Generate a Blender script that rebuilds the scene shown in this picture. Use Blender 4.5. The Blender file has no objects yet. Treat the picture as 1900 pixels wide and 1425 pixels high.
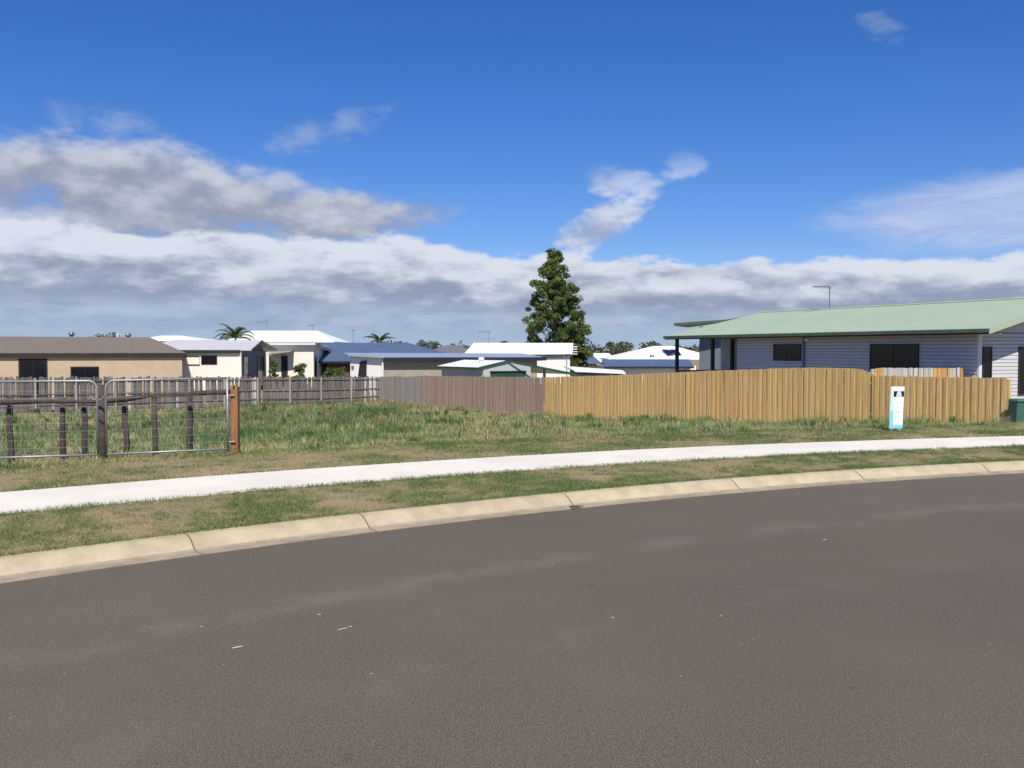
import bpy, math, random
import numpy as np
from mathutils import Vector, Matrix
R = math.radians
random.seed(7); rng = np.random.default_rng(7)
scene = bpy.context.scene
COL = scene.collection

# ------------------------------------------------------------------ camera
CAM_H = 1.9; F = 1700.0; PITCH = math.atan(62.5/F)
cam = bpy.data.cameras.new("camera"); camo = bpy.data.objects.new("camera", cam); COL.objects.link(camo)
camo.location = (0, 0, CAM_H); camo.rotation_euler = (R(90)-PITCH, 0, 0)
cam.sensor_width = 36; cam.lens = 36*F/1900; cam.clip_start = .05; cam.clip_end = 9000
scene.camera = camo
scene.render.resolution_x = 1024; scene.render.resolution_y = 768

# ------------------------------------------------------------------ light
SUN_EL = R(51); SUN_H = (0.08, -0.997)
S = Vector((SUN_H[0]*math.cos(SUN_EL), SUN_H[1]*math.cos(SUN_EL), math.sin(SUN_EL)))
sl = bpy.data.lights.new("sun", 'SUN'); sl.energy = 4.8; sl.angle = R(.53); sl.color = (1, .935, .82)
so = bpy.data.objects.new("sun", sl); COL.objects.link(so)
so.rotation_euler = (-S).to_track_quat('-Z', 'Y').to_euler(); so.location = (0, -20, 40)

vs = scene.view_settings
vs.view_transform = 'Standard'; vs.look = 'None'; vs.exposure = 0.22; vs.gamma = 1.0; vs.use_curve_mapping = False

class X:                                   # socket arithmetic for node trees
    nt = None
    def __init__(s, v): s.v = v
    @staticmethod
    def m(op, *a, clamp=False):
        n = X.nt.nodes.new('ShaderNodeMath'); n.operation = op; n.use_clamp = clamp
        for i, q in enumerate(a):
            q = q.v if isinstance(q, X) else q
            if isinstance(q, (int, float)): n.inputs[i].default_value = q
            else: X.nt.links.new(q, n.inputs[i])
        return X(n.outputs[0])
    def __add__(s, o): return X.m('ADD', s, o)
    __radd__ = __add__
    def __sub__(s, o): return X.m('SUBTRACT', s, o)
    def __rsub__(s, o): return X.m('SUBTRACT', o, s)
    def __mul__(s, o): return X.m('MULTIPLY', s, o)
    __rmul__ = __mul__
    def __truediv__(s, o): return X.m('DIVIDE', s, o)
def sstep(a, b, x):
    n = X.nt.nodes.new('ShaderNodeMapRange'); n.interpolation_type = 'SMOOTHSTEP'
    n.inputs['From Min'].default_value = a; n.inputs['From Max'].default_value = b
    X.nt.links.new(x.v, n.inputs['Value']); return X(n.outputs[0])
def mixc(f, a, b):
    n = X.nt.nodes.new('ShaderNodeMix'); n.data_type = 'RGBA'
    for q, i in ((f, 0), (a, 6), (b, 7)):
        q = q.v if isinstance(q, X) else q
        if isinstance(q, (int, float)): n.inputs[i].default_value = q
        elif isinstance(q, tuple): n.inputs[i].default_value = (*q, 1)
        else: X.nt.links.new(q, n.inputs[i])
    return X(n.outputs[2])
def noise(vec, scale, detail=4, rough=.55, dist=0.0):
    n = X.nt.nodes.new('ShaderNodeTexNoise')
    n.inputs['Scale'].default_value = scale; n.inputs['Detail'].default_value = detail
    n.inputs['Roughness'].default_value = rough; n.inputs['Distortion'].default_value = dist
    if vec is not None: X.nt.links.new(vec.v, n.inputs['Vector'])
    return X(n.outputs[0])
def vmul(vec, k, add=(0, 0, 0)):
    n = X.nt.nodes.new('ShaderNodeVectorMath'); n.operation = 'MULTIPLY_ADD'
    X.nt.links.new(vec.v, n.inputs[0]); n.inputs[1].default_value = k; n.inputs[2].default_value = add
    return X(n.outputs[0])

def build_world():
    w = bpy.data.worlds.new("World"); scene.world = w; w.use_nodes = True
    nt = w.node_tree; nt.nodes.clear(); X.nt = nt
    out = nt.nodes.new('ShaderNodeOutputWorld'); bg = nt.nodes.new('ShaderNodeBackground')
    STR = .1; bg.inputs['Strength'].default_value = STR
    sky = nt.nodes.new('ShaderNodeTexSky'); sky.sky_type = 'NISHITA'; sky.sun_disc = False
    sky.sun_elevation = SUN_EL; sky.sun_rotation = math.atan2(SUN_H[0], SUN_H[1])
    sky.air_density = 1.0; sky.dust_density = .25; sky.ozone_density = 2.6; sky.altitude = 0
    hs = nt.nodes.new('ShaderNodeHueSaturation'); hs.inputs['Saturation'].default_value = 1.32
    hs.inputs['Value'].default_value = 1.0; hs.inputs['Hue'].default_value = .5
    nt.links.new(sky.outputs[0], hs.inputs['Color'])
    tc = nt.nodes.new('ShaderNodeTexCoord'); d = X(tc.outputs['Generated'])
    sp = nt.nodes.new('ShaderNodeSeparateXYZ'); nt.links.new(d.v, sp.inputs[0])
    x, y, z = (X(sp.outputs[i]) for i in range(3))
    U = X.m('ARCTAN2', x, y)*57.2958; V = X.m('ARCSINE', z)*57.2958
    n1 = noise(vmul(d, (1, 1, 1.7)), 11, 8, .56, .1) - .5
    n1u = noise(vmul(d, (1, 1, 1.7), (0, 0, .03)), 11, 4, .5, .1) - .5       # same field a little higher: relief
    n2 = noise(vmul(d, (1, 1, 5.5)), 9, 6, .6, .3) - .5                          # stretched layers
    n3 = noise(vmul(d, (1, 1, .6), (3, 1, 0)), 4.2, 3, .5) - .5                  # large
    n4 = noise(vmul(d, (1, 1, 2.2), (5, 2, 1)), 30, 6, .58, .1) - .5              # fine
    relief = n1 - n1u
    nb = noise(vmul(d, (1, 1, 3.0), (2, 4, 0)), 9.5, 8, .58, .15) - .5
    nbu = noise(vmul(d, (1, 1, 3.0), (2, 4, .045)), 9.5, 5, .52, .15) - .5
    relb = nb - nbu
    def ell(u0, v0, ru, rv, tilt=0.0):
        du = (U-u0); dv = (V-v0) - du*tilt
        a = du/ru; b = dv/rv
        return 1.0 - (a*a + b*b)
    # low bank round the whole horizon
    vtop = 6.5 - 1.25*X.m('SINE', U*(2/57.2958)) + n3*2.6
    hb = vtop - V + nb*2.4 + n4*1.5
    d_bank = sstep(-.05, .55, hb)
    hrel = V/vtop
    # under the flat base the bank thins to streaks in pale haze
    under = sstep(.50, .34, hrel + n2*.35)
    top_l = sstep(-.25, .95, (hrel-.50)*2.0 + relb*3.0 + n4*1.0 + .05)
    bank_c = mixc(top_l, (.25, .295, .42), (.60, .645, .73))
    lay = sstep(-.16, .22, n2 + n4*.5)
    under_c = mixc(lay, (.27, .35, .49), (.38, .46, .58))
    under_c = mixc(sstep(2.2, .0, V), under_c, (.33, .44, .59))
    bank_c = mixc(under, bank_c, under_c)
    # big grey mass on one side
    mB = X.m('MAXIMUM', ell(-22, 8.7, 13, 3.3, -.06), ell(-13, 8.1, 9, 1.8, .0))
    fB = mB*1.1 + n1*2.0 + n4*1.6 + .10
    dB = sstep(-.2, 1.0, fB)*.93
    cB = mixc(sstep(-.5, .9, relief*3.4 + n1*1.0 + n4*1.0 + .12 + (V-9)*.06), (.27, .295, .37), (.51, .535, .60))
    # small cumulus
    mC = X.m('MAXIMUM', ell(5.4, 7.7, 3.0, 1.5, .40), ell(6.8, 10.3, 2.6, 1.3, -.1))
    mC = X.m('MAXIMUM', mC, ell(10.4, 11.1, 2.0, 1.2, .1)-.38)
    fC = mC*.95 + n1*1.7 + n4*1.9 + .02
    dC = sstep(-.05, .8, fC)*sstep(13.0, 8.0, V)*.95
    cC = mixc(sstep(-.4, .7, relief*3 + n4*.8 + .05 + (V-8)*.1), (.30, .36, .50), (.64, .69, .77))
    # thin fan of high cloud
    nd = noise(vmul(d, (1.6, 1.6, 7), (1, 0, 0)), 7, 6, .62, .8) - .5
    mD = ell(29, 7.7, 11, 2.3, .03)
    dD = sstep(-.15, .9, mD + nd*1.3)*.82
    cD = mixc(sstep(-.3, .4, nd), (.36, .44, .66), (.50, .57, .74))
    # wisps
    mE = X.m('MAXIMUM', ell(-12, 12.8, 4.2, 1.1, .28), ell(21.7, 17.9, 2.0, .85, -.25))
    mE = X.m('MAXIMUM', mE, ell(-24, 12.8, 3.5, 1.2))
    dE = sstep(.0, 1.1, mE*.8 + n1*1.9 + n4*2.2)*.40
    nv = nt.nodes.new('ShaderNodeVectorMath'); nv.operation = 'MULTIPLY'; nv.inputs[1].default_value = (.60, .67, .99)
    nt.links.new(hs.outputs[0], nv.inputs[0]); c = X(nv.outputs[0])
    def over(c, dens, col):
        s = nt.nodes.new('ShaderNodeVectorMath'); s.operation = 'SCALE'; s.inputs['Scale'].default_value = 1/STR
        nt.links.new(col.v, s.inputs[0]); return mixc(dens, c, X(s.outputs[0]))
    cE = mixc(.5, (.33, .38, .52), (.5, .54, .64))
    c = over(c, dE, cE); c = over(c, dD, cD); c = over(c, dB, cB); c = over(c, dC, cC); c = over(c, d_bank, bank_c)
    nt.links.new(c.v, bg.inputs['Color']); nt.links.new(bg.outputs[0], out.inputs[0])
build_world()

# ------------------------------------------------------------------ materials
def mat(name, col, rough=.7, var=.12, scale=6.0, col2=None, bump=0.0, bscale=None, rand=0.0, metal=0.0,
        spec=.35, stretch=(1, 1, 1), attr=None, cols=None, trans=0.0, wave=None):
    m = bpy.data.materials.new(name); m.use_nodes = True; nt = m.node_tree; X.nt = nt
    b = nt.nodes['Principled BSDF']; b.inputs['Roughness'].default_value = rough
    b.inputs['Metallic'].default_value = metal; b.inputs['Specular IOR Level'].default_value = spec
    tc = nt.nodes.new('ShaderNodeTexCoord'); P = vmul(X(tc.outputs['Object']), stretch)
    if attr:
        a = nt.nodes.new('ShaderNodeAttribute'); a.attribute_name = attr
        rp = nt.nodes.new('ShaderNodeValToRGB'); nt.links.new(a.outputs['Fac'], rp.inputs[0])
        while len(rp.color_ramp.elements) < len(cols): rp.color_ramp.elements.new(.5)
        for i, c in enumerate(cols):
            rp.color_ramp.elements[i].position = i/(len(cols)-1); rp.color_ramp.elements[i].color = (*c, 1)
        c = X(rp.outputs[0])
    else:
        c2 = col2 or tuple(q*(1-var*2) for q in col)
        oi = nt.nodes.new('ShaderNodeObjectInfo')
        if rand:
            sh = nt.nodes.new('ShaderNodeVectorMath'); sh.operation = 'MULTIPLY_ADD'
            cx = nt.nodes.new('ShaderNodeCombineXYZ')
            for i in range(3): nt.links.new(oi.outputs['Random'], cx.inputs[i])
            sh.inputs[1].default_value = (37, 53, 71); nt.links.new(cx.outputs[0], sh.inputs[0]); nt.links.new(P.v, sh.inputs[2])
            P = X(sh.outputs[0])
        n = noise(P, scale, 6, .62)
        c = mixc(sstep(.3, .7, n), col, c2)
        if rand:
            h = nt.nodes.new('ShaderNodeHueSaturation'); nt.links.new(c.v, h.inputs['Color'])
            r1 = X(oi.outputs['Random'])
            nt.links.new((r1*(2*rand) + (1-rand)).v, h.inputs['Value'])
            r2 = X.m('FRACT', r1*17.3)
            nt.links.new((r2*.5*rand*2 + (1-.5*rand)).v, h.inputs['Saturation'])
            nt.links.new((X.m('FRACT', r1*7.7)*.05*min(1, rand*4) + (.5-.025*min(1, rand*4))).v, h.inputs['Hue'])
            c = X(h.outputs[0])
    nt.links.new(c.v, b.inputs['Base Color'])
    if bump:
        bp = nt.nodes.new('ShaderNodeBump'); bp.inputs['Strength'].default_value = bump; bp.inputs['Distance'].default_value = .02
        if wave:
            wv = nt.nodes.new('ShaderNodeTexWave'); wv.inputs['Scale'].default_value = wave; wv.bands_direction = 'X'
            nt.links.new(X(tc.outputs['UV']).v, wv.inputs['Vector']); nt.links.new(wv.outputs['Fac'], bp.inputs['Height'])
        else:
            nb = noise(P, bscale or scale*6, 5, .6); nt.links.new(nb.v, bp.inputs['Height'])
        nt.links.new(bp.outputs[0], b.inputs['Normal'])
    if trans:
        tr = nt.nodes.new('ShaderNodeBsdfTranslucent'); nt.links.new(c.v, tr.inputs['Color'])
        mx = nt.nodes.new('ShaderNodeMixShader'); mx.inputs[0].default_value = trans
        o = nt.nodes['Material Output']
        nt.links.new(b.outputs[0], mx.inputs[1]); nt.links.new(tr.outputs[0], mx.inputs[2]); nt.links.new(mx.outputs[0], o.inputs[0])
    return m

def asphalt():
    m = mat('asphalt', (.15, .135, .12), .88, spec=.25); nt = m.node_tree; X.nt = nt
    b = nt.nodes['Principled BSDF']; tc = nt.nodes.new('ShaderNodeTexCoord'); P = X(tc.outputs['Object'])
    fine = noise(P, 105, 3, .8); mid = noise(P, 30, 4, .65); big = noise(P, .55, 5, .55); lo = noise(vmul(P, (1, 1, 1), (9, 3, 0)), .16, 3, .5)
    c = mixc(sstep(.36, .66, fine), (.044, .0365, .027), (.212, .178, .132))
    c = mixc(sstep(.42, .72, mid)*.55, c, (.072, .061, .046))
    c = mixc(sstep(.42, .72, big)*.35, c, (.142, .12, .09))
    c = mixc(sstep(.40, .66, lo)*.3, c, (.085, .072, .055))
    # pale worn lane where tyres polish the bend: ring round the centre of the bend
    sp = nt.nodes.new('ShaderNodeSeparateXYZ'); nt.links.new(P.v, sp.inputs[0])
    dx = X(sp.outputs[0]) - CX; dy = X(sp.outputs[1]) - CY
    r = X.m('SQRT', dx*dx + dy*dy) + (big-.5)*.5
    band = sstep(.34, .0, X.m('ABSOLUTE', r - (RR-2.05)))*sstep(.40, .62, noise(P, 1.6, 4, .6))
    band2 = sstep(.45, .0, X.m('ABSOLUTE', r - (RR-3.9)))*sstep(.42, .66, noise(vmul(P, (1, 1, 1), (4, 7, 0)), 1.3, 4, .6))
    c = mixc(band*.16, c, (.27, .245, .21)); c = mixc(band2*.08, c, (.25, .225, .19))
    st = noise(vmul(P, (1, 1, 1), (2, 8, 0)), 7, 2, .4); c = mixc(sstep(.735, .76, st)*.5, c, (.07, .062, .057))
    wf = noise(vmul(P, (1, 1, 1), (12, 8, 0)), 26, 1, .3); c = mixc(sstep(.80, .83, wf)*.8, c, (.38, .35, .31))
    nt.links.new(c.v, b.inputs['Base Color'])
    bp = nt.nodes.new('ShaderNodeBump'); bp.inputs['Strength'].default_value = .3; bp.inputs['Distance'].default_value = .006
    nt.links.new((fine+mid*.6).v, bp.inputs['Height']); nt.links.new(bp.outputs[0], b.inputs['Normal'])
    return m

# ------------------------------------------------------------------ street curve: (p, s) -> (x, y)
CX, CY, RR = 18.42, -18.96, 34.68
PH0 = R(118); PL = RR*R(30); PRR = RR*R(36)          # arc from 148 deg (p=-PL) to 82 deg (p=+PRR)
def pos(p, s):
    p = np.asarray(p, float); s = np.asarray(s, float)
    pc = np.clip(p, -PL, PRR); ph = PH0 - pc/RR
    ex = p - pc
    return CX + (RR+s)*np.cos(ph) + ex*np.sin(ph), CY + (RR+s)*np.sin(ph) - ex*np.cos(ph)
def inv(x, y):
    x = np.asarray(x, float); y = np.asarray(y, float)
    dx = x-CX; dy = y-CY
    r = np.hypot(dx, dy); ph = np.arctan2(dy, dx)
    p = (PH0-ph)*RR; s = r-RR
    for lim, sg in ((-PL, -1), (PRR, 1)):
        a = PH0 - lim/RR; n = (math.cos(a), math.sin(a)); t = (math.sin(a), -math.cos(a))
        q = dx*t[0] + dy*t[1]; o = (q*sg > 0) & ((dx*n[0] + dy*n[1]) > -5)
        p = np.where(o, lim+q, p); s = np.where(o, dx*n[0]+dy*n[1]-RR, s)
    return p, s
KW = .50
def s_near(p): return np.interp(p, [-8, 6], [2.66, 2.05])
def s_far(p): return s_near(p) + np.interp(p, [-8, 6], [1.44, 1.38])
LOTD = [0, 1.2, 2.6, 4.6, 9, 16, 24, 33, 43, 50, 60, 4000]; LOTZ = [.185, .20, .165, -.06, -.42, -.83, -1.24, -1.5, -1.68, -1.5, -1.3, -1.3]
def vnoise(x, y, sc, seed=0):
    x = np.asarray(x)*sc; y = np.asarray(y)*sc
    xi = np.floor(x).astype(int); yi = np.floor(y).astype(int); fx = x-xi; fy = y-yi
    fx = fx*fx*(3-2*fx); fy = fy*fy*(3-2*fy)
    def h(a, b):
        n = (a*374761393 + b*668265263 + seed*1442695041) & 0x7fffffff
        n = ((n ^ (n >> 13))*1274126177) & 0x7fffffff
        return ((n ^ (n >> 16)) & 0xffff)/65535.0
    return (h(xi, yi)*(1-fx)+h(xi+1, yi)*fx)*(1-fy) + (h(xi, yi+1)*(1-fx)+h(xi+1, yi+1)*fx)*fy
def ground_ps(p, s):
    p = np.asarray(p, float); s = np.asarray(s, float)
    sn = s_near(p); sf = s_far(p); d = s-sf
    z = np.interp(d, LOTD, LOTZ)
    zz = np.where(s <= sn, .118 + (s-KW)/(sn-KW)*.04, .158 + (s-sn)/(sf-sn)*.027)
    z = np.where(d < 0, zz, z)
    z = np.where(s < KW, .118, z)
    return z
def ground(x, y):
    p, s = inv(x, y); z = ground_ps(p, s); d = s - s_far(p)
    return z + np.clip(d/8, 0, 1)*(vnoise(x, y, .35, 3)-.5)*.12
def gz(x, y): return float(ground(x, y))

def at(px, py, D):
    xr = (px-950)/F; yu = (712.5-py)/F
    dy = math.cos(PITCH)+yu*math.sin(PITCH); dz = -math.sin(PITCH)+yu*math.cos(PITCH)
    return Vector((xr*D/dy, D, CAM_H+dz*D/dy))

# ------------------------------------------------------------------ mesh helpers
class MB:
    def __init__(s): s.v = []; s.f = []
    def add(s, vs, fs):
        o = len(s.v); s.v += [Vector(v) for v in vs]; s.f += [tuple(i+o for i in f) for f in fs]; return s
    def hexa(s, a, b):                      # two quads (bottom, top), same winding counter-clockwise from above
        return s.add(list(a)+list(b), [(3, 2, 1, 0), (4, 5, 6, 7), (0, 1, 5, 4), (1, 2, 6, 5), (2, 3, 7, 6), (3, 0, 4, 7)])
    def box(s, x0, x1, y0, y1, z0, z1):
        q = [(x0, y0), (x1, y0), (x1, y1), (x0, y1)]
        return s.hexa([(*c, z0) for c in q], [(*c, z1) for c in q])
    def obox(s, o, ux, uy, a0, a1, b0, b1, z0, z1):   # box in a horizontal frame o + a*ux + b*uy
        q = [(a0, b0), (a1, b0), (a1, b1), (a0, b1)]
        if ux[0]*uy[1]-ux[1]*uy[0] < 0: q = q[::-1]
        P = [(o[0]+a*ux[0]+b*uy[0], o[1]+a*ux[1]+b*uy[1]) for a, b in q]
        return s.hexa([(*c, z0) for c in P], [(*c, z1) for c in P])
    def prism(s, pts, vec):                 # polygon extruded by vec
        n = len(pts); pts = [Vector(p) for p in pts]; vec = Vector(vec)
        nr = Vector((0, 0, 0))
        for i in range(n): nr += (pts[i]-pts[0]).cross(pts[(i+1) % n]-pts[0])
        if nr.dot(vec) < 0: pts = pts[::-1]
        s.add(pts+[p+vec for p in pts], [tuple(range(n))[::-1], tuple(range(n, 2*n))]+[(i, (i+1) % n, (i+1) % n+n, i+n) for i in range(n)])
        return s
    def tube(s, pts, r, n=6, cap=True):
        pts = [Vector(p) for p in pts]; rs = r if isinstance(r, (list, tuple)) else [r]*len(pts)
        o = len(s.v); prev = None
        for i, p in enumerate(pts):
            t = (pts[min(i+1, len(pts)-1)]-pts[max(i-1, 0)]).normalized()
            if prev is None: a = t.orthogonal().normalized()
            else: a = (prev - t*prev.dot(t)).normalized()
            prev = a; b = t.cross(a)
            for k in range(n):
                q = 2*math.pi*k/n; s.v.append(p + (a*math.cos(q)+b*math.sin(q))*rs[i])
        for i in range(len(pts)-1):
            for k in range(n):
                s.f.append((o+i*n+k, o+i*n+(k+1) % n, o+(i+1)*n+(k+1) % n, o+(i+1)*n+k))
        if cap:
            s.f.append(tuple(o+k for k in range(n))[::-1]); s.f.append(tuple(o+(len(pts)-1)*n+k for k in range(n)))
        return s
    def lathe(s, c, prof, n=14):
        o = len(s.v)
        for r, z in prof:
            for k in range(n):
                q = 2*math.pi*k/n; s.v.append(Vector((c[0]+r*math.cos(q), c[1]+r*math.sin(q), c[2]+z)))
        for i in range(len(prof)-1):
            for k in range(n): s.f.append((o+i*n+k, o+i*n+(k+1) % n, o+(i+1)*n+(k+1) % n, o+(i+1)*n+k))
        s.f.append(tuple(o+k for k in range(n))[::-1]); s.f.append(tuple(o+(len(prof)-1)*n+k for k in range(n)))
        return s
    def mesh(s, name, m, org=(0, 0, 0)):
        o = Vector(org); me = bpy.data.meshes.new(name)
        me.from_pydata([v-o for v in s.v], [], s.f); me.update()
        if m: me.materials.append(m)
        return me
WORLD = {}
def link(name, data, parent=None, loc=(0, 0, 0), rz=0.0):
    o = bpy.data.objects.new(name, data); COL.objects.link(o)
    loc = Vector(loc); WORLD[o.name] = loc
    if parent: o.parent = parent; o.location = loc - WORLD[parent.name]
    else: o.location = loc
    o.rotation_euler = (0, 0, rz)
    return o
def tag(o, label, cat, group=None, kind=None):
    if label: o['label'] = label
    if cat: o['category'] = cat
    if group: o['group'] = group
    if kind: o['kind'] = kind
    return o
def thing(name, label, cat, loc, group=None): return tag(link(name, None, None, loc), label, cat, group)
def part(name, mb, m, parent, smooth=False, bevel=0.0):
    xs = [v.x for v in mb.v]; ys = [v.y for v in mb.v]; zs = [v.z for v in mb.v]
    org = ((min(xs)+max(xs))/2, (min(ys)+max(ys))/2, min(zs))
    me = mb.mesh(name, m, org)
    if smooth: me.polygons.foreach_set('use_smooth', [True]*len(me.polygons))
    o = link(name, me, parent, org)
    if bevel:
        b = o.modifiers.new('bevel', 'BEVEL'); b.width = bevel; b.segments = 2; b.limit_method = 'ANGLE'
    return o
def np_mesh(name, V, Fc, m, nv=3, attr=None):
    me = bpy.data.meshes.new(name); V = np.asarray(V, np.float32); Fc = np.asarray(Fc, np.int32)
    me.vertices.add(len(V)); me.vertices.foreach_set('co', V.ravel())
    me.loops.add(Fc.size); me.loops.foreach_set('vertex_index', Fc.ravel())
    me.polygons.add(len(Fc)); me.polygons.foreach_set('loop_start', np.arange(0, Fc.size, nv, dtype=np.int32))
    if attr is not None:
        a = me.attributes.new('tint', 'FLOAT', 'POINT'); a.data.foreach_set('value', np.asarray(attr, np.float32))
    me.update(calc_edges=True); me.validate()
    if m: me.materials.append(m)
    return me
def copy_mesh_obj(name, me, parent, loc, rot=(0, 0, 0), scale=(1, 1, 1)):
    o = bpy.data.objects.new(name, me); COL.objects.link(o); o.parent = parent
    o.location = Vector(loc) - WORLD[parent.name]; o.rotation_euler = rot; o.scale = scale
    return o

#MATS
M = {}
M['asphalt'] = asphalt()
M['kerb'] = mat('kerb_concrete', (.475, .40, .27), .88, scale=3.2, col2=(.37, .305, .20), bump=.35, bscale=45, rand=.07)
M['channel'] = mat('channel_concrete', (.38, .31, .215), .9, scale=4, col2=(.26, .21, .15), bump=.3, bscale=60)
M['path'] = mat('footpath_concrete', (.71, .67, .585), .85, scale=1.1, col2=(.63, .59, .51), bump=.12, bscale=70)
M['new_wood'] = mat('new_pine_paling', (.70, .48, .205), .8, scale=5, col2=(.52, .34, .135), bump=.3, bscale=30, rand=.07, stretch=(6, 6, .5))
M['new_post'] = mat('new_pine_post', (.66, .47, .18), .8, scale=4, col2=(.56, .38, .14), bump=.2, stretch=(5, 5, .6))
M['brown_wood'] = mat('weathered_brown_paling', (.40, .30, .225), .85, scale=5, col2=(.31, .225, .165), bump=.3, bscale=30, rand=.10, stretch=(6, 6, .5))
M['grey_wood'] = mat('silver_grey_paling', (.34, .32, .28), .88, scale=5, col2=(.27, .25, .22), bump=.3, bscale=30, rand=.13, stretch=(6, 6, .5))
M['old_wood'] = mat('old_dark_grey_paling', (.19, .172, .16), .9, scale=5, col2=(.115, .104, .10), bump=.4, bscale=30, rand=.28, stretch=(6, 6, .5))
M['pale_wood'] = mat('pale_grey_paling', (.52, .50, .45), .85, scale=5, col2=(.42, .40, .36), bump=.2, rand=.2, stretch=(6, 6, .5))
M['orange_wood'] = mat('orange_paling', (.58, .34, .11), .8, scale=5, col2=(.48, .27, .085), bump=.2, rand=.12, stretch=(6, 6, .5))
M['gate_post'] = mat('red_brown_timber', (.34, .165, .07), .8, scale=3.5, col2=(.21, .09, .04), bump=.5, bscale=20, stretch=(4, 4, .5))
M['log'] = mat('dark_weathered_log', (.082, .066, .055), .9, scale=5, col2=(.05, .04, .034), bump=.6, bscale=18, rand=.2)
M['galv'] = mat('galvanised_steel', (.40, .41, .42), .55, scale=12, col2=(.30, .31, .32), metal=.6, spec=.5)
M['green_roof'] = mat('pale_green_roof_steel', (.37, .455, .32), .5, scale=.7, col2=(.345, .43, .30), spec=.45, bump=.22, wave=4.2)
M['green_trim'] = mat('dull_green_trim', (.10, .135, .095), .5, scale=3)
M['dark_trim'] = mat('dark_charcoal_trim', (.028, .03, .032), .5, scale=3)
M['board'] = mat('pale_grey_weatherboard', (.57, .57, .575), .6, scale=3, var=.03, rand=.03)
M['board_white'] = mat('white_corner_trim', (.74, .75, .78), .55, scale=3, var=.03)
M['soffit'] = mat('soffit_lining', (.33, .33, .30), .7, scale=3)
M['dark_frame'] = mat('dark_window_frame', (.03, .03, .034), .4, scale=3)
M['glass'] = mat('dark_window_glass', (.010, .011, .014), .12, scale=1, spec=.35)
M['cream'] = mat('cream_render', (.80, .775, .68), .8, scale=1.2, var=.03)
M['white_wall'] = mat('white_wall_paint', (.80, .79, .765), .75, scale=1.2, var=.03)
M['beige'] = mat('beige_brick_render', (.52, .405, .275), .85, scale=1.4, var=.06)
M['khaki'] = mat('khaki_fibro', (.34, .325, .255), .85, scale=2.5, col2=(.285, .27, .205))
M['slate_and_shade'] = mat('slate_blue_wall_and_shade', (.15, .18, .22), .75, scale=2, var=.04)
M['shed_wall'] = mat('pale_green_grey_steel', (.46, .50, .49), .55, scale=3, var=.03)
M['brick'] = mat('dark_brown_brick', (.13, .075, .055), .85, scale=8, col2=(.09, .055, .045))
M['white_roof'] = mat('white_roof_steel', (.78, .79, .80), .5, scale=1, var=.025)
M['lilac_roof'] = mat('pale_lilac_roof_steel', (.53, .51, .53), .5, scale=1, var=.03)
M['taupe_roof'] = mat('grey_brown_roof_tile', (.185, .155, .130), .75, scale=4, var=.08)
M['grey_roof'] = mat('mid_grey_roof_tile', (.16, .16, .17), .7, scale=4, var=.08)
M['blue_roof'] = mat('blue_roof_steel', (.085, .125, .205), .45, scale=1, var=.05)
M['pale_blue_roof'] = mat('pale_blue_grey_roof_steel', (.30, .36, .45), .42, scale=1, var=.05)
M['navy'] = mat('navy_fascia_and_shade', (.02, .026, .05), .45, scale=2)
M['brown_trim'] = mat('brown_fascia', (.038, .024, .02), .55, scale=2)
M['deep_green'] = mat('deep_green_steel', (.025, .085, .055), .5, scale=2)
M['box_green'] = mat('green_cabinet_steel', (.045, .13, .095), .45, scale=3, var=.05)
M['solar'] = mat('solar_glass', (.015, .02, .045), .12, scale=3, spec=.6)
M['metal'] = mat('grey_aluminium', (.30, .31, .33), .4, metal=.6, scale=5)
M['ant'] = mat('dull_antenna_metal', (.16, .17, .18), .5, metal=.3, scale=5)
M['corflute'] = mat('white_corflute', (.80, .80, .80), .45, scale=2, var=.015)
M['cyan'] = mat('cyan_print', (.22, .62, .74), .45, scale=2, var=.03)
M['pale_cyan'] = mat('pale_cyan_print', (.50, .74, .80), .45, scale=2, var=.03)
M['black_print'] = mat('black_print', (.012, .012, .014), .45, scale=2)
M['grey_print'] = mat('pale_grey_print', (.60, .60, .62), .5, scale=2, var=.02)
M['bark'] = mat('tree_bark', (.15, .125, .10), .9, scale=5, bump=.5)
GREENS = [(.048, .078, .02), (.095, .138, .036), (.15, .195, .052), (.22, .26, .08)]
M['leaf'] = mat('tree_leaf', (0, 0, 0), .6, attr='tint', cols=GREENS, trans=.35, spec=.3)
M['palm'] = mat('palm_leaf', (0, 0, 0), .45, attr='tint', cols=[(.03, .055, .015), (.075, .12, .03), (.14, .19, .05)], trans=.25, spec=.4)
M['far_leaf'] = mat('far_tree_leaf', (0, 0, 0), .8, attr='tint', cols=[(.035, .05, .03), (.065, .085, .05), (.09, .11, .07)], spec=.1)
M['mown'] = mat('mown_grass_blade', (0, 0, 0), .65, attr='tint',
    cols=[(.36, .25, .15), (.52, .42, .24), (.37, .355, .16), (.22, .27, .095), (.13, .205, .06)], trans=.35, spec=.25)
M['rank'] = mat('rank_grass_blade', (0, 0, 0), .6, attr='tint',
    cols=[(.26, .17, .11), (.60, .53, .28), (.42, .43, .19), (.235, .32, .11), (.10, .19, .065)], trans=.4, spec=.25)

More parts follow.
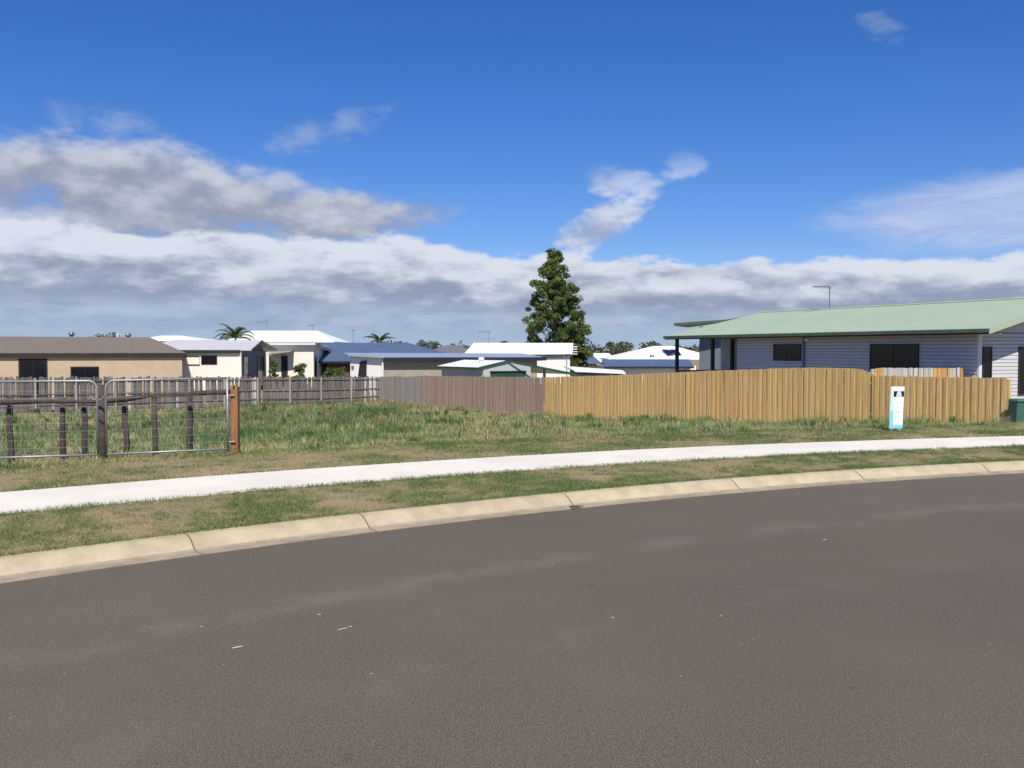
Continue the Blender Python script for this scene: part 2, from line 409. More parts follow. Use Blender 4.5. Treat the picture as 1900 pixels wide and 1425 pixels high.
def ground_mat():
    m = mat('ground_soil_and_turf', (.2, .16, .1), .95, spec=.1); nt = m.node_tree; X.nt = nt
    b = nt.nodes['Principled BSDF']; tc = nt.nodes.new('ShaderNodeTexCoord'); P = X(tc.outputs['Object'])
    a = noise(P, 1.1, 6, .6); f = noise(P, 17, 5, .7); g = noise(vmul(P, (1, 1, 1), (5, 5, 0)), 60, 3, .6)
    c = mixc(sstep(.38, .62, a*.6+f*.4), (.40, .29, .19), (.17, .18, .07))
    c = mixc(sstep(.38, .62, g)*.6, c, (.19, .14, .085))
    nt.links.new(c.v, b.inputs['Base Color'])
    bp = nt.nodes.new('ShaderNodeBump'); bp.inputs['Strength'].default_value = .6; bp.inputs['Distance'].default_value = .03
    nt.links.new((f+g*.5).v, bp.inputs['Height']); nt.links.new(bp.outputs[0], b.inputs['Normal'])
    return m
M['ground'] = ground_mat()

# ------------------------------------------------------------------ setting: ground, road, kerb, footpath
def strip(name, ps, ss_fn, zfn, m):
    V = []; Fc = []; n = None
    for p in ps:
        ss = ss_fn(p); n = len(ss)
        x, y = pos(np.full(n, p), np.array(ss))
        V += list(zip(x, y, zfn(x, y, np.full(n, p), np.array(ss))))
    for i in range(len(ps)-1):
        for j in range(n-1):
            a = i*n+j; Fc.append((a, a+n, a+n+1, a+1))
    me = bpy.data.meshes.new(name); me.from_pydata(V, [], Fc); me.update()
    me.polygons.foreach_set('use_smooth', [True]*len(Fc)); me.materials.append(m)
    return me
PS = np.concatenate([np.array([-900, -500, -250, -120, -70, -45]), np.arange(-32, 28.01, .5), np.array([34, 45, 70, 120, 250, 500, 900])])
def gs(p):
    sn = float(s_near(p)); sf = float(s_far(p))
    return [-26, -18, -9.1, -8.9, 0.0, .15, .28, KW-.04, KW+.001] + list(np.linspace(KW+.1, sn-.05, 6)) + [sn+.02, sf-.02] + \
        list(sf+np.array([.05, .6, 1.2, 1.9, 2.6, 3.5, 4.6, 6, 7.5, 9, 11, 13.5, 16, 20, 24, 28, 33, 38, 43, 50, 60, 80, 120, 200, 400, 900, 2200, 4500]))
def gzf(x, y, p, s):
    z = ground(x, y)
    z = np.where(s < KW-.01, -.12, z); z = np.where(s < -8.95, .02, z)
    sn, sf = s_near(p), s_far(p)
    return np.where((s > sn) & (s < sf), z-.05, z)
g = link('ground', strip('ground', PS, gs, gzf, M['ground'])); g['kind'] = 'structure'
road = link('road', strip('road', PS, lambda p: [-9, -7, -5, -3, -1.5, -.5, .06], lambda x, y, p, s: 0*x, M['asphalt'])); road['kind'] = 'structure'

# kerb and channel, one segment between joints
kerb = link('kerb', None); kerb['kind'] = 'structure'
def gp(px, py, z):
    xr = (px-950)/F; yu = (712.5-py)/F
    d = Vector((xr, math.cos(PITCH)+yu*math.sin(PITCH), -math.sin(PITCH)+yu*math.cos(PITCH)))
    t = (z-CAM_H)/d.z; return d.x*t, d.y*t
jp = sorted(float(inv(*gp(a, b, .07))[0]) for a, b in ((358, 1008), (675, 966), (1062, 928), (1372, 900), (1598, 882)))
jl = [jp[0]-2.2*k for k in range(12, 0, -1)] + jp + [jp[-1]+2.4*k for k in range(1, 11)]
prof = [(.035, -.10), (.035, .006), (.19, .010), (.225, .022), (.305, .078), (.36, .108), (.41, .124), (KW, .128), (KW+.002, -.10)]
for i in range(len(jl)-1):
    a, b = jl[i]+.008, jl[i+1]-.008; mb = MB(); n = len(prof); k = 7
    for q in range(k):
        pp = a+(b-a)*q/(k-1)
        x, y = pos(np.full(n, pp), np.array([c[0] for c in prof]))
        mb.v += [Vector((x[j], y[j], prof[j][1])) for j in range(n)]
    for q in range(k-1):
        for j in range(n-1): mb.f.append((q*n+j, (q+1)*n+j, (q+1)*n+j+1, q*n+j+1))
    mb.f.append(tuple(range(n))[::-1][::-1]); mb.f.append(tuple((k-1)*n+j for j in range(n))[::-1])
    o = part('kerb_segment', mb, M['kerb'], kerb)
    o.data.materials.append(M['channel'])
    for f in o.data.polygons:
        if len(f.vertices) == 4 and f.index % (n-1) < 3: f.material_index = 1
# footpath
def fz(x, y, p, s):
    sn, sf = s_near(p), s_far(p); f = (s-sn)/(sf-sn)
    return np.where((f < -.001) | (f > 1.001), .05, .163+f*.03)
fp = link('footpath', strip('footpath', PS, lambda p: [float(s_near(p))-.003, float(s_near(p)), float(s_near(p))+.5, float(s_far(p))-.5, float(s_far(p)), float(s_far(p))+.003], fz, M['path']))
fp['kind'] = 'structure'; fp.data.polygons.foreach_set('use_smooth', [False]*len(fp.data.polygons))

# scuffs of pale paint on the road
M['scuff'] = mat('pale_paint_scuff', (.60, .54, .43), .8, scale=30, col2=(.35, .31, .26))
def scuff(px, py, L, W):
    x, y = gp(px, py, 0); p, s = (float(q) for q in inv(x, y)); mb = MB(); n = 12; P = []
    for k in range(n):
        a = 2*math.pi*k/n; rr = random.uniform(.6, 1.1)
        xx, yy = pos(p+L/2*math.cos(a)*rr, s+W/2*math.sin(a)*rr); P.append((float(xx), float(yy), .004))
    mb.prism(P[::-1], (0, 0, .002)); part('paint_scuff', mb, M['scuff'], road)
for a in ((441, 1202, .11, .03), (636, 1168, .09, .018), (650, 1164, .04, .016), (592, 1141, .03, .02), (374, 1164, .02, .02), (1137, 1147, .03, .02), (1530, 1002, .05, .03), (1338, 1144, .02, .018)): scuff(*a)
lm = MB()
for k in range(26):
    x, y = gp(1066+random.gauss(0, 7), 941+random.gauss(0, 1.2), .02); a = random.uniform(0, 6.3); l = random.uniform(.02, .05)
    lm.prism([(x, y, .02), (x+l*math.cos(a), y+l*math.sin(a), .035), (x-l*.4*math.sin(a), y+l*.4*math.cos(a), .028)], (0, 0, .003))
M['litter'] = mat('dark_leaf_litter', (.05, .04, .025), .9)
ll = part('leaf_litter', lm, M['litter'], None); tag(ll, 'small dark clump of dead leaves caught in the kerb channel', 'leaf litter', None, 'stuff')

# ------------------------------------------------------------------ paling fences
def paling_mesh(w, m, tilt, chip):
    mb = MB(); t = .016
    a = [(-w/2, -t/2, 0), (w/2, -t/2, 0), (w/2, t/2, 0), (-w/2, t/2, 0)]
    b = [(-w/2, -t/2, 1-chip), (w/2, -t/2, 1-tilt), (w/2, t/2, 1-tilt), (-w/2, t/2, 1-chip)]
    mid = [(x+random.uniform(-.003, .003), y+random.uniform(-.005, .005), .5) for x, y, _ in a]
    mb.add(a+mid+b, [(3, 2, 1, 0), (8, 9, 10, 11)]+[(i, (i+1) % 4, (i+1) % 4+4, i+4) for i in range(4)]+[(i+4, (i+1) % 4+4, (i+1) % 4+8, i+8) for i in range(4)])
    return mb.mesh('paling', m)
def fence(name, label, A, B, tops, mats, pitch, w, gap_p=0.0, rails=(), rail_side=1, posts=2.4, post_side=1, group=None, jit=.012, lap=True, post_w=.09, post_m=None, base_drop=.0, rail_m=None):
    A = Vector((*A, 0)); B = Vector((*B, 0)); L = (B-A).length; u = (B-A)/L; nrm = Vector((u.y, -u.x, 0)); ang = math.atan2(u.y, u.x)
    th = thing(name, label, 'fence', (A.x, A.y, gz(A.x, A.y)), group)
    sets = [[paling_mesh(w*random.uniform(.93, 1.05), m, random.uniform(0, .012), random.uniform(0, .012)) for _ in range(5)] for m, _ in mats]
    topf = lambda t: float(np.interp(t/L, [q[0] for q in tops], [q[1] for q in tops]))
    t = w/2; i = 0
    while t < L-w/3:
        P = A+u*t; zb = gz(P.x, P.y)+.02-base_drop*random.random(); zt = topf(t)+random.gauss(0, jit)
        ms = None
        for (m, rngs), st in zip(mats, sets):
            if rngs is None or any(a <= t/L < b for a, b in rngs): ms = st
        off = (.009 if (i % 2 and lap) else -.009)
        if random.random() >= gap_p:
            copy_mesh_obj('paling', random.choice(ms), th, P+nrm*off+Vector((0, 0, zb)), (random.gauss(0, .004), random.gauss(0, .006 if gap_p == 0 else .014), ang+random.gauss(0, .05)), (1, 1, zt-zb))
        t += pitch*random.uniform(.96, 1.04); i += 1
    n = max(1, round(L/posts))
    for k in range(n+1):
        P = A+u*(L*k/n)+nrm*post_side*(.045+post_w/2); zb = gz(P.x, P.y)-.1
        mb = MB(); mb.obox(P, u, nrm, -post_w/2, post_w/2, -post_w/2, post_w/2, zb, topf(L*k/n)-.05)
        part('post', mb, post_m or mats[0][0], th, bevel=.006)
    for h in rails:
        for k in range(n):
            a, b = L*k/n, L*(k+1)/n; mb = MB(); q = []
            for tt in (a+.01, b-.01):
                P = A+u*tt; zb = gz(P.x, P.y); z = zb+(topf(tt)-zb)*h
                for o in (.022, .06): q.append((P+nrm*rail_side*o, z))
            P0, P1, P2, P3 = q[0], q[2], q[3], q[1]
            qq = [P0, P1, P2, P3] if rail_side < 0 else [P3, P2, P1, P0]
            mb.hexa([(v.x, v.y, z-.035) for v, z in qq], [(v.x, v.y, z+.035) for v, z in qq]); part('rail', mb, rail_m or mats[0][0], th)
    return th
def xy(px, D): return ((px-950)/F*D, D)
def zpx(py, D): return at(950, py, D).z
fx = lambda D: 11.4 + (D-29)*(1.59-11.4)/16.0                         # the side boundary line
bl = lambda D: (fx(D), D)
E1, E2, E3, E4, E5 = bl(25.3), bl(29), bl(45), bl(57), bl(62.3)
SIDE = 'palings of the side boundary'
fence('stepped_down_paling_fence', 'short new timber paling fence stepping lower behind the blue and white sign', E2, E1, [(0, 1.10), (.45, 1.12), (1, 1.15)],
      [(M['new_wood'], None)], .108, .124, posts=2.3, post_side=-1, jit=.012, post_m=M['new_post'], rails=(.25, .8), rail_side=-1)
fence('new_paling_fence', 'long new yellow brown timber paling fence in front of the green roofed house', E3, E2,
      [(0, zpx(700, 45)), (.30, zpx(697.5, 39)), (.60, zpx(690, 33.7)), (.80, zpx(684, 31.4)), (.90, zpx(682, 30.3)), (.97, 1.315), (1, 1.20)],
      [(M['new_wood'], None)], .118, .138, posts=2.4, post_side=-1, jit=.005, post_m=M['new_post'], rails=(.2, .8), rail_side=-1)
fence('brown_paling_fence', 'weathered brown paling fence in front of the shed with the green roller door', E4, E3,
      [(0, zpx(697, 57)), (1, zpx(700, 45))], [(M['brown_wood'], None)], .135, .158, posts=2.4, post_side=-1, jit=.012, rails=(.2, .8), rail_side=-1)
fence('silver_paling_fence', 'short silver grey stretch of paling fence below the khaki wall', E5, E4,
      [(0, zpx(698.5, 62.3)), (1, zpx(698.5, 57))], [(M['grey_wood'], None)], .15, .175, posts=2.6, post_side=-1, jit=.02, rails=(.2, .8), rail_side=-1)
# rear boundary, old, palings on the far side, rails and posts on ours
rd = Vector((-.85, -.52)).normalized(); EL = (E5[0]+rd.x*25, E5[1]+rd.y*25)
fence('old_paling_fence', 'long old dark grey paling fence with gaps and rails, behind the wire gates', EL, E5,
      [(0, zpx(700, EL[1])), (.35, zpx(699.5, 54)), (.6, zpx(699, 57.5)), (1, zpx(698.5, 62.3))],
      [(M['old_wood'], None), (M['pale_wood'], [(.36, .365), (.47, .475), (.60, .605), (.655, .66), (.66, .665), (.69, .694), (.955, .96), (.97, .976), (.985, .99)])],
      .135, .126, gap_p=.025, rails=(.22, .52, .9), rail_side=1, posts=2.1, post_side=1, jit=.035, lap=False, post_w=.11, post_m=M['grey_wood'])
# return fence from the corner of the side boundary to the house
hn = Vector((.895, .446)); R1 = Vector(E2)+hn*.12; R2 = Vector(E2)+hn*4.25
fence('return_paling_fence', 'short return fence of mixed pale grey and orange palings against the grey house', tuple(R1), tuple(R2), [(0, zpx(682, 29.2)), (1, zpx(682.5, 30.8))],
      [(M['pale_wood'], None), (M['orange_wood'], [(0, .09), (.66, .84), (.95, 1.01)])], .115, .12, posts=2.0, post_side=-1, jit=.006, lap=True, rails=(.25, .8), rail_side=-1)
# end post and flat cap of the stepped fence
#GATES
# ------------------------------------------------------------------ wire gates, gate post, log rail
def gate_leaf(name, label, A, B, hinge_left):
    A = Vector(A); B = Vector(B); u = (B-A); L = u.length; u /= L
    th = thing(name, label, 'gate', (A.x, A.y, gz(A.x, A.y)), 'pair of wire gates')
    H = 1.19; up = Vector((0, 0, 1)); r = .018
    pts = []
    def arc(c, a0, a1, rr=.13, k=6):
        for i in range(k+1):
            a = a0+(a1-a0)*i/k; pts.append(A+u*(c[0]+rr*math.cos(a))+up*(c[1]+rr*math.sin(a)))
    cl = .13
    pts.append(A+up*0)
    if hinge_left: pts.append(A+up*H)
    else: arc((cl, H-cl), math.pi, math.pi/2)
    if hinge_left: arc((L-cl, H-cl), math.pi/2, 0)
    else: pts.append(A+u*L+up*H)
    pts.append(A+u*L)
    mb = MB()
    if hinge_left: mb.tube([A+up*(-.02), A+up*H], r, 8); mb.tube(pts[1:], r, 8)
    else: mb.tube(pts[:-1], r, 8); mb.tube([A+u*L+up*(-.06), A+u*L+up*(H+.0)], r*1.05, 8)
    part('frame', mb, M['galv'], th, smooth=True)
    mb = MB(); mb.tube([A, A+u*L], r, 8); part('bottom_rail', mb, M['galv'], th, smooth=True)
    for k in range(1, 9):
        z = H*k/9*(.98); mb = MB(); mb.tube([A+u*.02+up*z, A+u*(L-.02)+up*z], .0028, 4, False); part('wire', mb, M['galv'], th)
    nv = int(L/.15)
    for k in range(1, nv):
        mb = MB(); q = A+u*(L*k/nv); mb.tube([q+up*.02, q+up*(H-.02)], .0018, 4, False); part('wire', mb, M['galv'], th)
    return th, A, u, L
ga = at(198, 846, 14.75); gb = at(423, 833, 15.3); ga.z = gb.z = zpx(833, 15.3)
ga.z = zpx(843, 14.75)
g1, A1, u1, L1 = gate_leaf('wire_gate', 'galvanised pipe and wire gate hung on the red brown timber post', ga, gb, False)
gate2b = at(182, 846, 14.7); gc = at(-60, 858, 14.15)
gate2b.z = ga.z; gc.z = zpx(851, 14.15)
g2, A2, u2, L2 = gate_leaf('wire_gate', 'galvanised pipe and wire gate meeting the other leaf, away from the timber post', gc, gate2b, True)
# hinge and latch
mb = MB(); mb.tube([gb+Vector((-.01, 0, .90)), gb+Vector((.12, .01, .90))], .012, 6); mb.tube([gb+Vector((-.01, 0, .12)), gb+Vector((.12, .01, .12))], .012, 6)
part('hinge', mb, M['galv'], g1)
mb = MB(); q = ga+Vector((0, -.02, .98))
mb.tube([q+Vector((-.17, 0, .0))+Vector((.12*math.cos(t)+.05, -.01, -.1*math.sin(t))) for t in [math.pi*k/10 for k in range(11)]], .009, 6)
part('latch_chain', mb, M['galv'], g1)
# timber post with notched top
pb = at(437, 838, 15.4); pz = gz(pb.x, pb.y)
gp_ = thing('gate_post', 'weathered red brown square timber post with a notched top carrying the gate', 'post', (pb.x, pb.y, pz))
mb = MB(); w = .062; zt = zpx(717, 15.4)
mb.box(pb.x-w, pb.x+w, pb.y-w, pb.y+w, pz-.1, zt-.05); part('shaft', mb, M['gate_post'], gp_, bevel=.008)
M['post_top'] = mat('yellow_brown_timber', (.40, .235, .07), .8, scale=4, col2=(.29, .16, .05), bump=.3)
for s in (-1, 1):
    mb = MB(); x0, x1 = sorted((pb.x+s*w*.98, pb.x+s*w*.25)); mb.box(x0, x1, pb.y-w*.98, pb.y+w*.98, zt-.0505, zt+(.015 if s < 0 else .0)); part('post_ear', mb, M['post_top'], gp_, bevel=.004)
# rustic log rail behind the gates
lr = thing('log_rail_fence', 'rustic dark log rail on round posts standing behind the wire gates', 'fence', (at(290, 830, 16.6).x, 16.6, gz(at(290, 830, 16.6).x, 16.6)))
posts = [(-70, 16.3), (20, 16.35), (118, 16.4), (157, 16.4), (188, 15.1), (233, 16.4), (287, 16.1), (352, 16.5)]
for px, D in posts:
    x = at(px, 800, D).x; z0 = gz(x, D)-.1; zt = zpx(738 if px < 240 else 730, D)
    if px == 188: zt = zpx(714, D)
    r0 = .055 if px != 188 else .075
    pts = [(x+random.gauss(0, .006), D, z0), (x+random.gauss(0, .012), D, z0+.4), (x+random.gauss(0, .012), D, z0+.8), (x, D, zt)]
    part('log_post', MB().tube(pts, [r0*1.1, r0, r0*.95, r0*.9], 8), M['log'], lr, smooth=True)
rl = [(-90, 748, 16.2), (0, 746, 16.25), (90, 744, 16.3), (150, 745, 16.3), (196, 744, 16.3), (240, 740, 16.25), (280, 734, 16.1), (330, 733, 16.3), (380, 729, 16.3), (432, 727, 15.55)]
part('log_rail', MB().tube([at(*q)+Vector((0, -.07, 0)) for q in rl], [.04+.012*math.sin(i*1.7) for i in range(len(rl))], 8), M['log'], lr, smooth=True)

# ------------------------------------------------------------------ blue and white agent's sign
def build_sign():
    x, y = gp(1662, 797, 0)
    for _ in range(12): x, y = gp(1662, 797, gz(x, y)+.03)
    D = y; c = at(1662, 795, D); z0 = gz(c.x, c.y); H = 78*D/F; W = 25*D/F; t = .008
    th = thing('agent_sign', 'tall narrow white and cyan sign board standing on the grass before the fence', 'sign', (c.x, c.y, z0))
    zb = zpx(795, D)
    def lean(mb):                                     # leans a little to the right at the top
        for v in mb.v: v.x += (v.z-zb)*.035
        return mb
    part('panel', lean(MB().box(c.x-W/2, c.x+W/2, c.y, c.y+t, zb, zb+H)), M['corflute'], th)
    def pr(name, a0, a1, b0, b1, m, k=1):
        part(name, lean(MB().box(c.x-W/2+W*a0, c.x-W/2+W*a1, c.y-.0015*k, c.y-.0015*(k-1)-.0002, zb+H*b0, zb+H*b1)), M[m], th)
    pr('border_print', .004, .27, .004, .42, 'cyan'); pr('border_print', .004, .24, .42, .70, 'pale_cyan'); pr('border_print', .004, .17, .70, .996, 'pale_cyan')
    pr('border_print', .27, .996, .004, .075, 'cyan'); pr('border_print', .27, .996, .075, .10, 'pale_cyan')
    pr('logo_block', .22, .99, .755, .89, 'black_print')
    mb = MB(); cx = c.x-W/2+W*.62; P = [(cx+W*.20*math.cos(a), c.y-.0019, zb+H*.757+H*.145*math.sin(a)) for a in [math.pi*k/12 for k in range(13)]]
    part('logo_emblem', lean(mb.prism(P, (0, -.0012, 0))), M['grey_print'], th)
    for b, a0, a1 in ((.645, .45, .85), (.60, .42, .88), (.575, .48, .80), (.505, .38, .88), (.40, .5, .8), (.375, .45, .85)): pr('print_line', a0, a1, b, b+.012, 'grey_print')
    for a in (.36, .50, .60, .74): pr('print_line', a, a+.09, .255, .285, 'grey_print')
    for s in (-1, 1):
        part('stake', MB().box(c.x+s*W*.3-.015, c.x+s*W*.3+.015, c.y+t+.001, c.y+t+.026, z0-.1, zb+H*.55), M['pale_wood'], th)
build_sign()

# ------------------------------------------------------------------ green electrical cabinet
def cabinet():
    D = 24.6; c = at(1913, 787, D); z0 = gz(c.x, c.y); zt = zpx(741, D); W = .36; d = .5
    th = thing('utility_cabinet', 'squat green steel utility cabinet on the verge past the fence end', 'cabinet', (c.x, c.y, z0))
    mb = MB(); x0, x1 = c.x-W, c.x+W
    mb.hexa([(x0-.05, c.y, z0-.05), (x1+.05, c.y, z0-.05), (x1+.05, c.y+d, z0-.05), (x0-.05, c.y+d, z0-.05)], [(x0, c.y+.03, zt-.06), (x1, c.y+.03, zt-.06), (x1, c.y+d-.03, zt-.06), (x0, c.y+d-.03, zt-.06)])
    part('body', mb, M['box_green'], th, bevel=.01)
    mb = MB(); mb.hexa([(x0-.03, c.y-.01, zt-.06), (x1+.03, c.y-.01, zt-.06), (x1+.03, c.y+d, zt-.06), (x0-.03, c.y+d, zt-.06)], [(x0+.02, c.y+.05, zt), (x1-.02, c.y+.05, zt), (x1-.02, c.y+d-.05, zt), (x0+.02, c.y+d-.05, zt)])
    part('lid', mb, M['box_green'], th, bevel=.01)
    part('handle', MB().box(c.x-.02, c.x+.02, c.y-.03, c.y+.02, zt-.42, zt-.30), M['dark_frame'], th)
cabinet()

# ------------------------------------------------------------------ house parts
def window(th, o, u, nrm, a0, a1, z0, z1, frame='dark_frame', mull=1, off=.0, fw=.045):
    """o: 2D wall origin, u: along, nrm: outward"""
    W = part('window', MB().obox(o, u, nrm, a0, a1, off+.002, off+.02, z0, z1), M['dark_frame'], th)
    for b in ((a0-fw, a1+fw, z1, z1+fw), (a0-fw, a1+fw, z0-fw, z0), (a0-fw, a0, z0, z1), (a1, a1+fw, z0, z1)):
        part('frame', MB().obox(o, u, nrm, b[0], b[1], off+.001, off+.045, b[2], b[3]), M[frame], W)
    for k in range(mull+1):
        c0 = a0+(a1-a0)*k/(mull+1); c1 = a0+(a1-a0)*(k+1)/(mull+1)
        part('pane', MB().obox(o, u, nrm, c0+(.015 if k else .003), c1-(.015 if k < mull else .003), off+.0205, off+.027+.004*(k % 2), z0+.004, z1-.004), M['glass'], W)
    return W
def antenna(th, base, h, boom=(-.75, .05), n=7, rod=.28, dirx=(1, 0), r=.014, tilt=0.0):
    base = Vector(base); d = Vector((dirx[0], dirx[1], 0)).normalized(); q = Vector((-d.y, d.x, 0))
    A = part('antenna', MB().tube([base, base+Vector((0, 0, h))], r, 6), M['ant'], th)
    mb = MB(); zt = base+Vector((0, 0, h-.03)); mb.tube([zt+d*boom[0], zt+d*boom[1]], r*.9, 6)
    part('boom', mb, M['ant'], A)
    for k in range(n):
        c = zt+d*(boom[0]+(boom[1]-boom[0])*(k+.3)/n); l = rod*(.7+.5*k/n)
        part('element', MB().tube([c-q*l*.8-Vector((0, 0, l*.35)), c+q*l*.8+Vector((0, 0, l*.35))], r*.6, 5), M['ant'], A)
    return A
def roof_slab(mb, pts, t):
    return mb.prism(pts, (0, 0, t))
def uv_along(o, u):                                    # UV x runs along u in metres, for roof ribs
    me = o.data; uvl = me.uv_layers.new(name='UVMap'); u = Vector((*u, 0)); loc = WORLD[o.name]
    for lp in me.loops:
        c = me.vertices[lp.vertex_index].co + loc; uvl.data[lp.index].uv = (c.dot(u), c.z)

# ------------------------------------------------------------------ the grey house with the green roof
def main_house():
    Er = at(1820, 612, 30); El = at(1233, 625, 45.6); ze = Er.z
    d = Vector((El.x-Er.x, El.y-Er.y)); LT = d.length; d /= LT; n = Vector((-d.y, d.x)) if (-d.y*.895+d.x*.446) > 0 else Vector((d.y, -d.x))
    zb = -.52; O = Vector((Er.x, Er.y))
    th = thing('weatherboard_house', 'pale grey weatherboard house with a pale green steel roof behind the new fence', 'house', (O.x+3, O.y+6, zb))
    P = lambda t, b: O+d*t+n*b
    def P3(t, b, z): q = P(t, b); return (q.x, q.y, z)
    WB = .62; HW = 4.6; T0, T1 = .5, 12.7; zr = 3.735; TR = 15.7
    # boards: lapped, each its own piece
    def boards(t0, t1, org, u, nr, ztop_fn, z0, m='board', ph=.125):
        z = z0
        w = part('wall_frame', MB().obox(org, u, nr, t0+.02, t1-.02, -.12, -.004, z0, ztop_fn(0)-.002), M['slate_and_shade'], th)
        while z < ztop_fn(0)-.02:
            z1 = min(z+ph, ztop_fn(0))
            mb = MB(); a = [org+u*t0, org+u*t1]
            q0 = [a[0]-nr*.002, a[1]-nr*.002]; lo = [a[0]+nr*.026, a[1]+nr*.026]; hi = [a[0]+nr*.013, a[1]+nr*.013]
            bot = [(lo[0].x, lo[0].y, z), (lo[1].x, lo[1].y, z), (q0[1].x, q0[1].y, z), (q0[0].x, q0[0].y, z)]
            top = [(hi[0].x, hi[0].y, z1-.016), (hi[1].x, hi[1].y, z1-.016), (q0[1].x, q0[1].y, z1-.016), (q0[0].x, q0[0].y, z1-.016)]
            mb.hexa(bot, top); part('weatherboard', mb, M[m], w); z += ph
        return w
    zs = ze-.06
    side_o = P(0, WB)
    boards(T0, T1, side_o, d, -n, lambda t: zs, zb+.25)
    part('base_skirt', MB().obox(side_o, d, -n, T0+.03, T1-.03, -.12, -.01, zb-.1, zb+.249), M['soffit'], th)
    # street gable front
    front_o = P(T0, WB); boards(.09, 7.95, front_o, n, -d, lambda t: zs, zb+.25)
    part('base_skirt', MB().obox(front_o, n, -d, .1, 7.9, -.12, -.01, zb-.1, zb+.249), M['soffit'], th)
    g = MB(); q = lambda a, z: ((front_o+n*a).x, (front_o+n*a).y, z)
    rs = lambda a: ze-.10+(zr-ze)*(1-abs((a+WB)-HW)/HW)
    nb = 12
    for k in range(nb):
        z0 = zs+.006+k*.105; z1 = z0+.102; 
        if z1 > rs(HW-WB)-.05: break
        # clip to the rafter line
        f = (z0-(ze-.10))/(zr-ze); a0 = f*HW-WB+.05; a1 = 2*HW-WB-f*HW-.05; a0 = max(a0, .0); a1 = min(a1, 7.95)
        mb = MB(); lo = -d*.022; hi = -d*.007
        b4 = [Vector(q(a0, z0))+lo.to_3d(), Vector(q(a1, z0))+lo.to_3d(), Vector(q(a1, z0)), Vector(q(a0, z0))]
        f1 = (z1-(ze-.10))/(zr-ze); c0 = max(f1*HW-WB+.05, 0); c1 = min(2*HW-WB-f1*HW-.05, 7.95)
        t4 = [Vector(q(c0, z1))+hi.to_3d(), Vector(q(c1, z1))+hi.to_3d(), Vector(q(c1, z1)), Vector(q(c0, z1))]
        mb.hexa(b4, t4); part('gable_board', mb, M['board'], th)
    # corner boards
    part('corner_trim', MB().obox(front_o, n, -d, -.03, .088, -.05, .035, zb+.2, zs), M['board_white'], th)
    # back and far sides
    part('rear_wall', MB().obox(P(0, 8.57), d, n, T0, T1, -.1, 0, zb, zs), M['board'], th)
    part('verandah_end_wall', MB().obox(P(T1, WB), n, d, .05, 2.6, -.12, .0, zb, zs), M['board'], th)
    # verandah back wall (recessed)
    boards(T1, 17.0, P(0, 3.2), d, -n, lambda t: zs, zb+.45)
    part('end_gable_wall', MB().obox(P(17, 3.2), n, d, 0, 5.3, -.1, 0, zb, zs), M['board'], th)
    # deck
    part('deck', MB().obox(P(0, 0), d, n, T1+.01, 17.1, WB-.1, 3.2, zb+.2, zb+.42), M['dark_trim'], th)
    # windows
    window(th, side_o, d, -n, 8.72, 10.25, 1.50, 2.12, off=.027)
    window(th, side_o, d, -n, 2.92, 5.02, .98, 2.09, off=.027)
    window(th, front_o, n, -d, .16, .52, .35, 1.98, off=.027, mull=0)
    window(th, front_o, n, -d, 2.02, 3.6, .42, 1.98, off=.027)
    # roof
    ov = .0; r = MB(); th_ = .045
    zf = lambda b: ze+(zr-ze)*min(b, 2*HW-b)/HW
    near = [P3(-.35, 0, ze), P3(LT, 0, ze), P3(TR, HW, zr), P3(-.35, HW, zr)]
    far = [P3(-.35, HW, zr), P3(TR, HW, zr), P3(LT, 2*HW, ze), P3(-.35, 2*HW, ze)]
    hip = [P3(LT, 0, ze), P3(LT, 2*HW, ze), P3(TR, HW, zr)]
    rf = None
    for i, pl in enumerate((near, far, hip)):
        o = part('roof' if i == 0 else 'roof_slope', roof_slab(MB(), pl, th_), M['green_roof'], th if i == 0 else rf); uv_along(o, (d.x, d.y) if i < 2 else (n.x, n.y))
        rf = rf or o
    ridge = MB().tube([P3(-.35, HW, zr+.05), P3(TR, HW, zr+.05)], .05, 6); part('ridge_cap', ridge, M['green_roof'], rf)
    # gutter, soffit, barge
    part('gutter', MB().obox(P(0, 0), d, n, -.3, LT-.02, -.10, -.002, ze-.09, ze+.03), M['green_trim'], rf)
    part('fascia', MB().obox(P(0, 0), d, n, -.3, LT-.02, .0, .03, ze-.14, ze-.001), M['dark_trim'], rf)
    part('soffit', MB().obox(P(0, 0), d, n, -.3, LT-.05, .032, WB-.03, ze-.13, ze-.10), M['soffit'], rf)
    bg = MB(); a = [P3(-.39, -.10, ze-.14), P3(-.39, HW, zr-.15), P3(-.39, HW, zr+.07), P3(-.39, -.10, ze+.05)]
    part('barge_board', bg.prism(a, (-(d*.0).x-d.x*-.03, d.y*.03, 0)), M['green_roof'], rf)
    a = [P3(-.39, HW+.001, zr-.15), P3(-.39, 2*HW, ze-.14), P3(-.39, 2*HW, ze+.05), P3(-.39, HW+.001, zr+.07)]
    part('barge_board', MB().prism(a, (d.x*.03, d.y*.03, 0)), M['green_roof'], rf)
    a = [P3(-.34, .05, ze-.06), P3(.48, .05, ze-.06), P3(.48, HW, zr-.06), P3(-.34, HW, zr-.06)]
    part('gable_soffit', MB().prism(a, (0, 0, .02)), M['soffit'], rf)
    # downpipe, light
    part('downpipe', MB().tube([P3(8.5, WB-.07, zb), P3(8.5, WB-.07, ze-.14)], .045, 8), M['slate_and_shade'], th)
    part('flood_light', MB().lathe(P3(8.25, WB-.16, 2.28), [(.03, 0), (.09, .02), (.10, .09), (.04, .13)], 10), M['white_wall'], th, smooth=True)
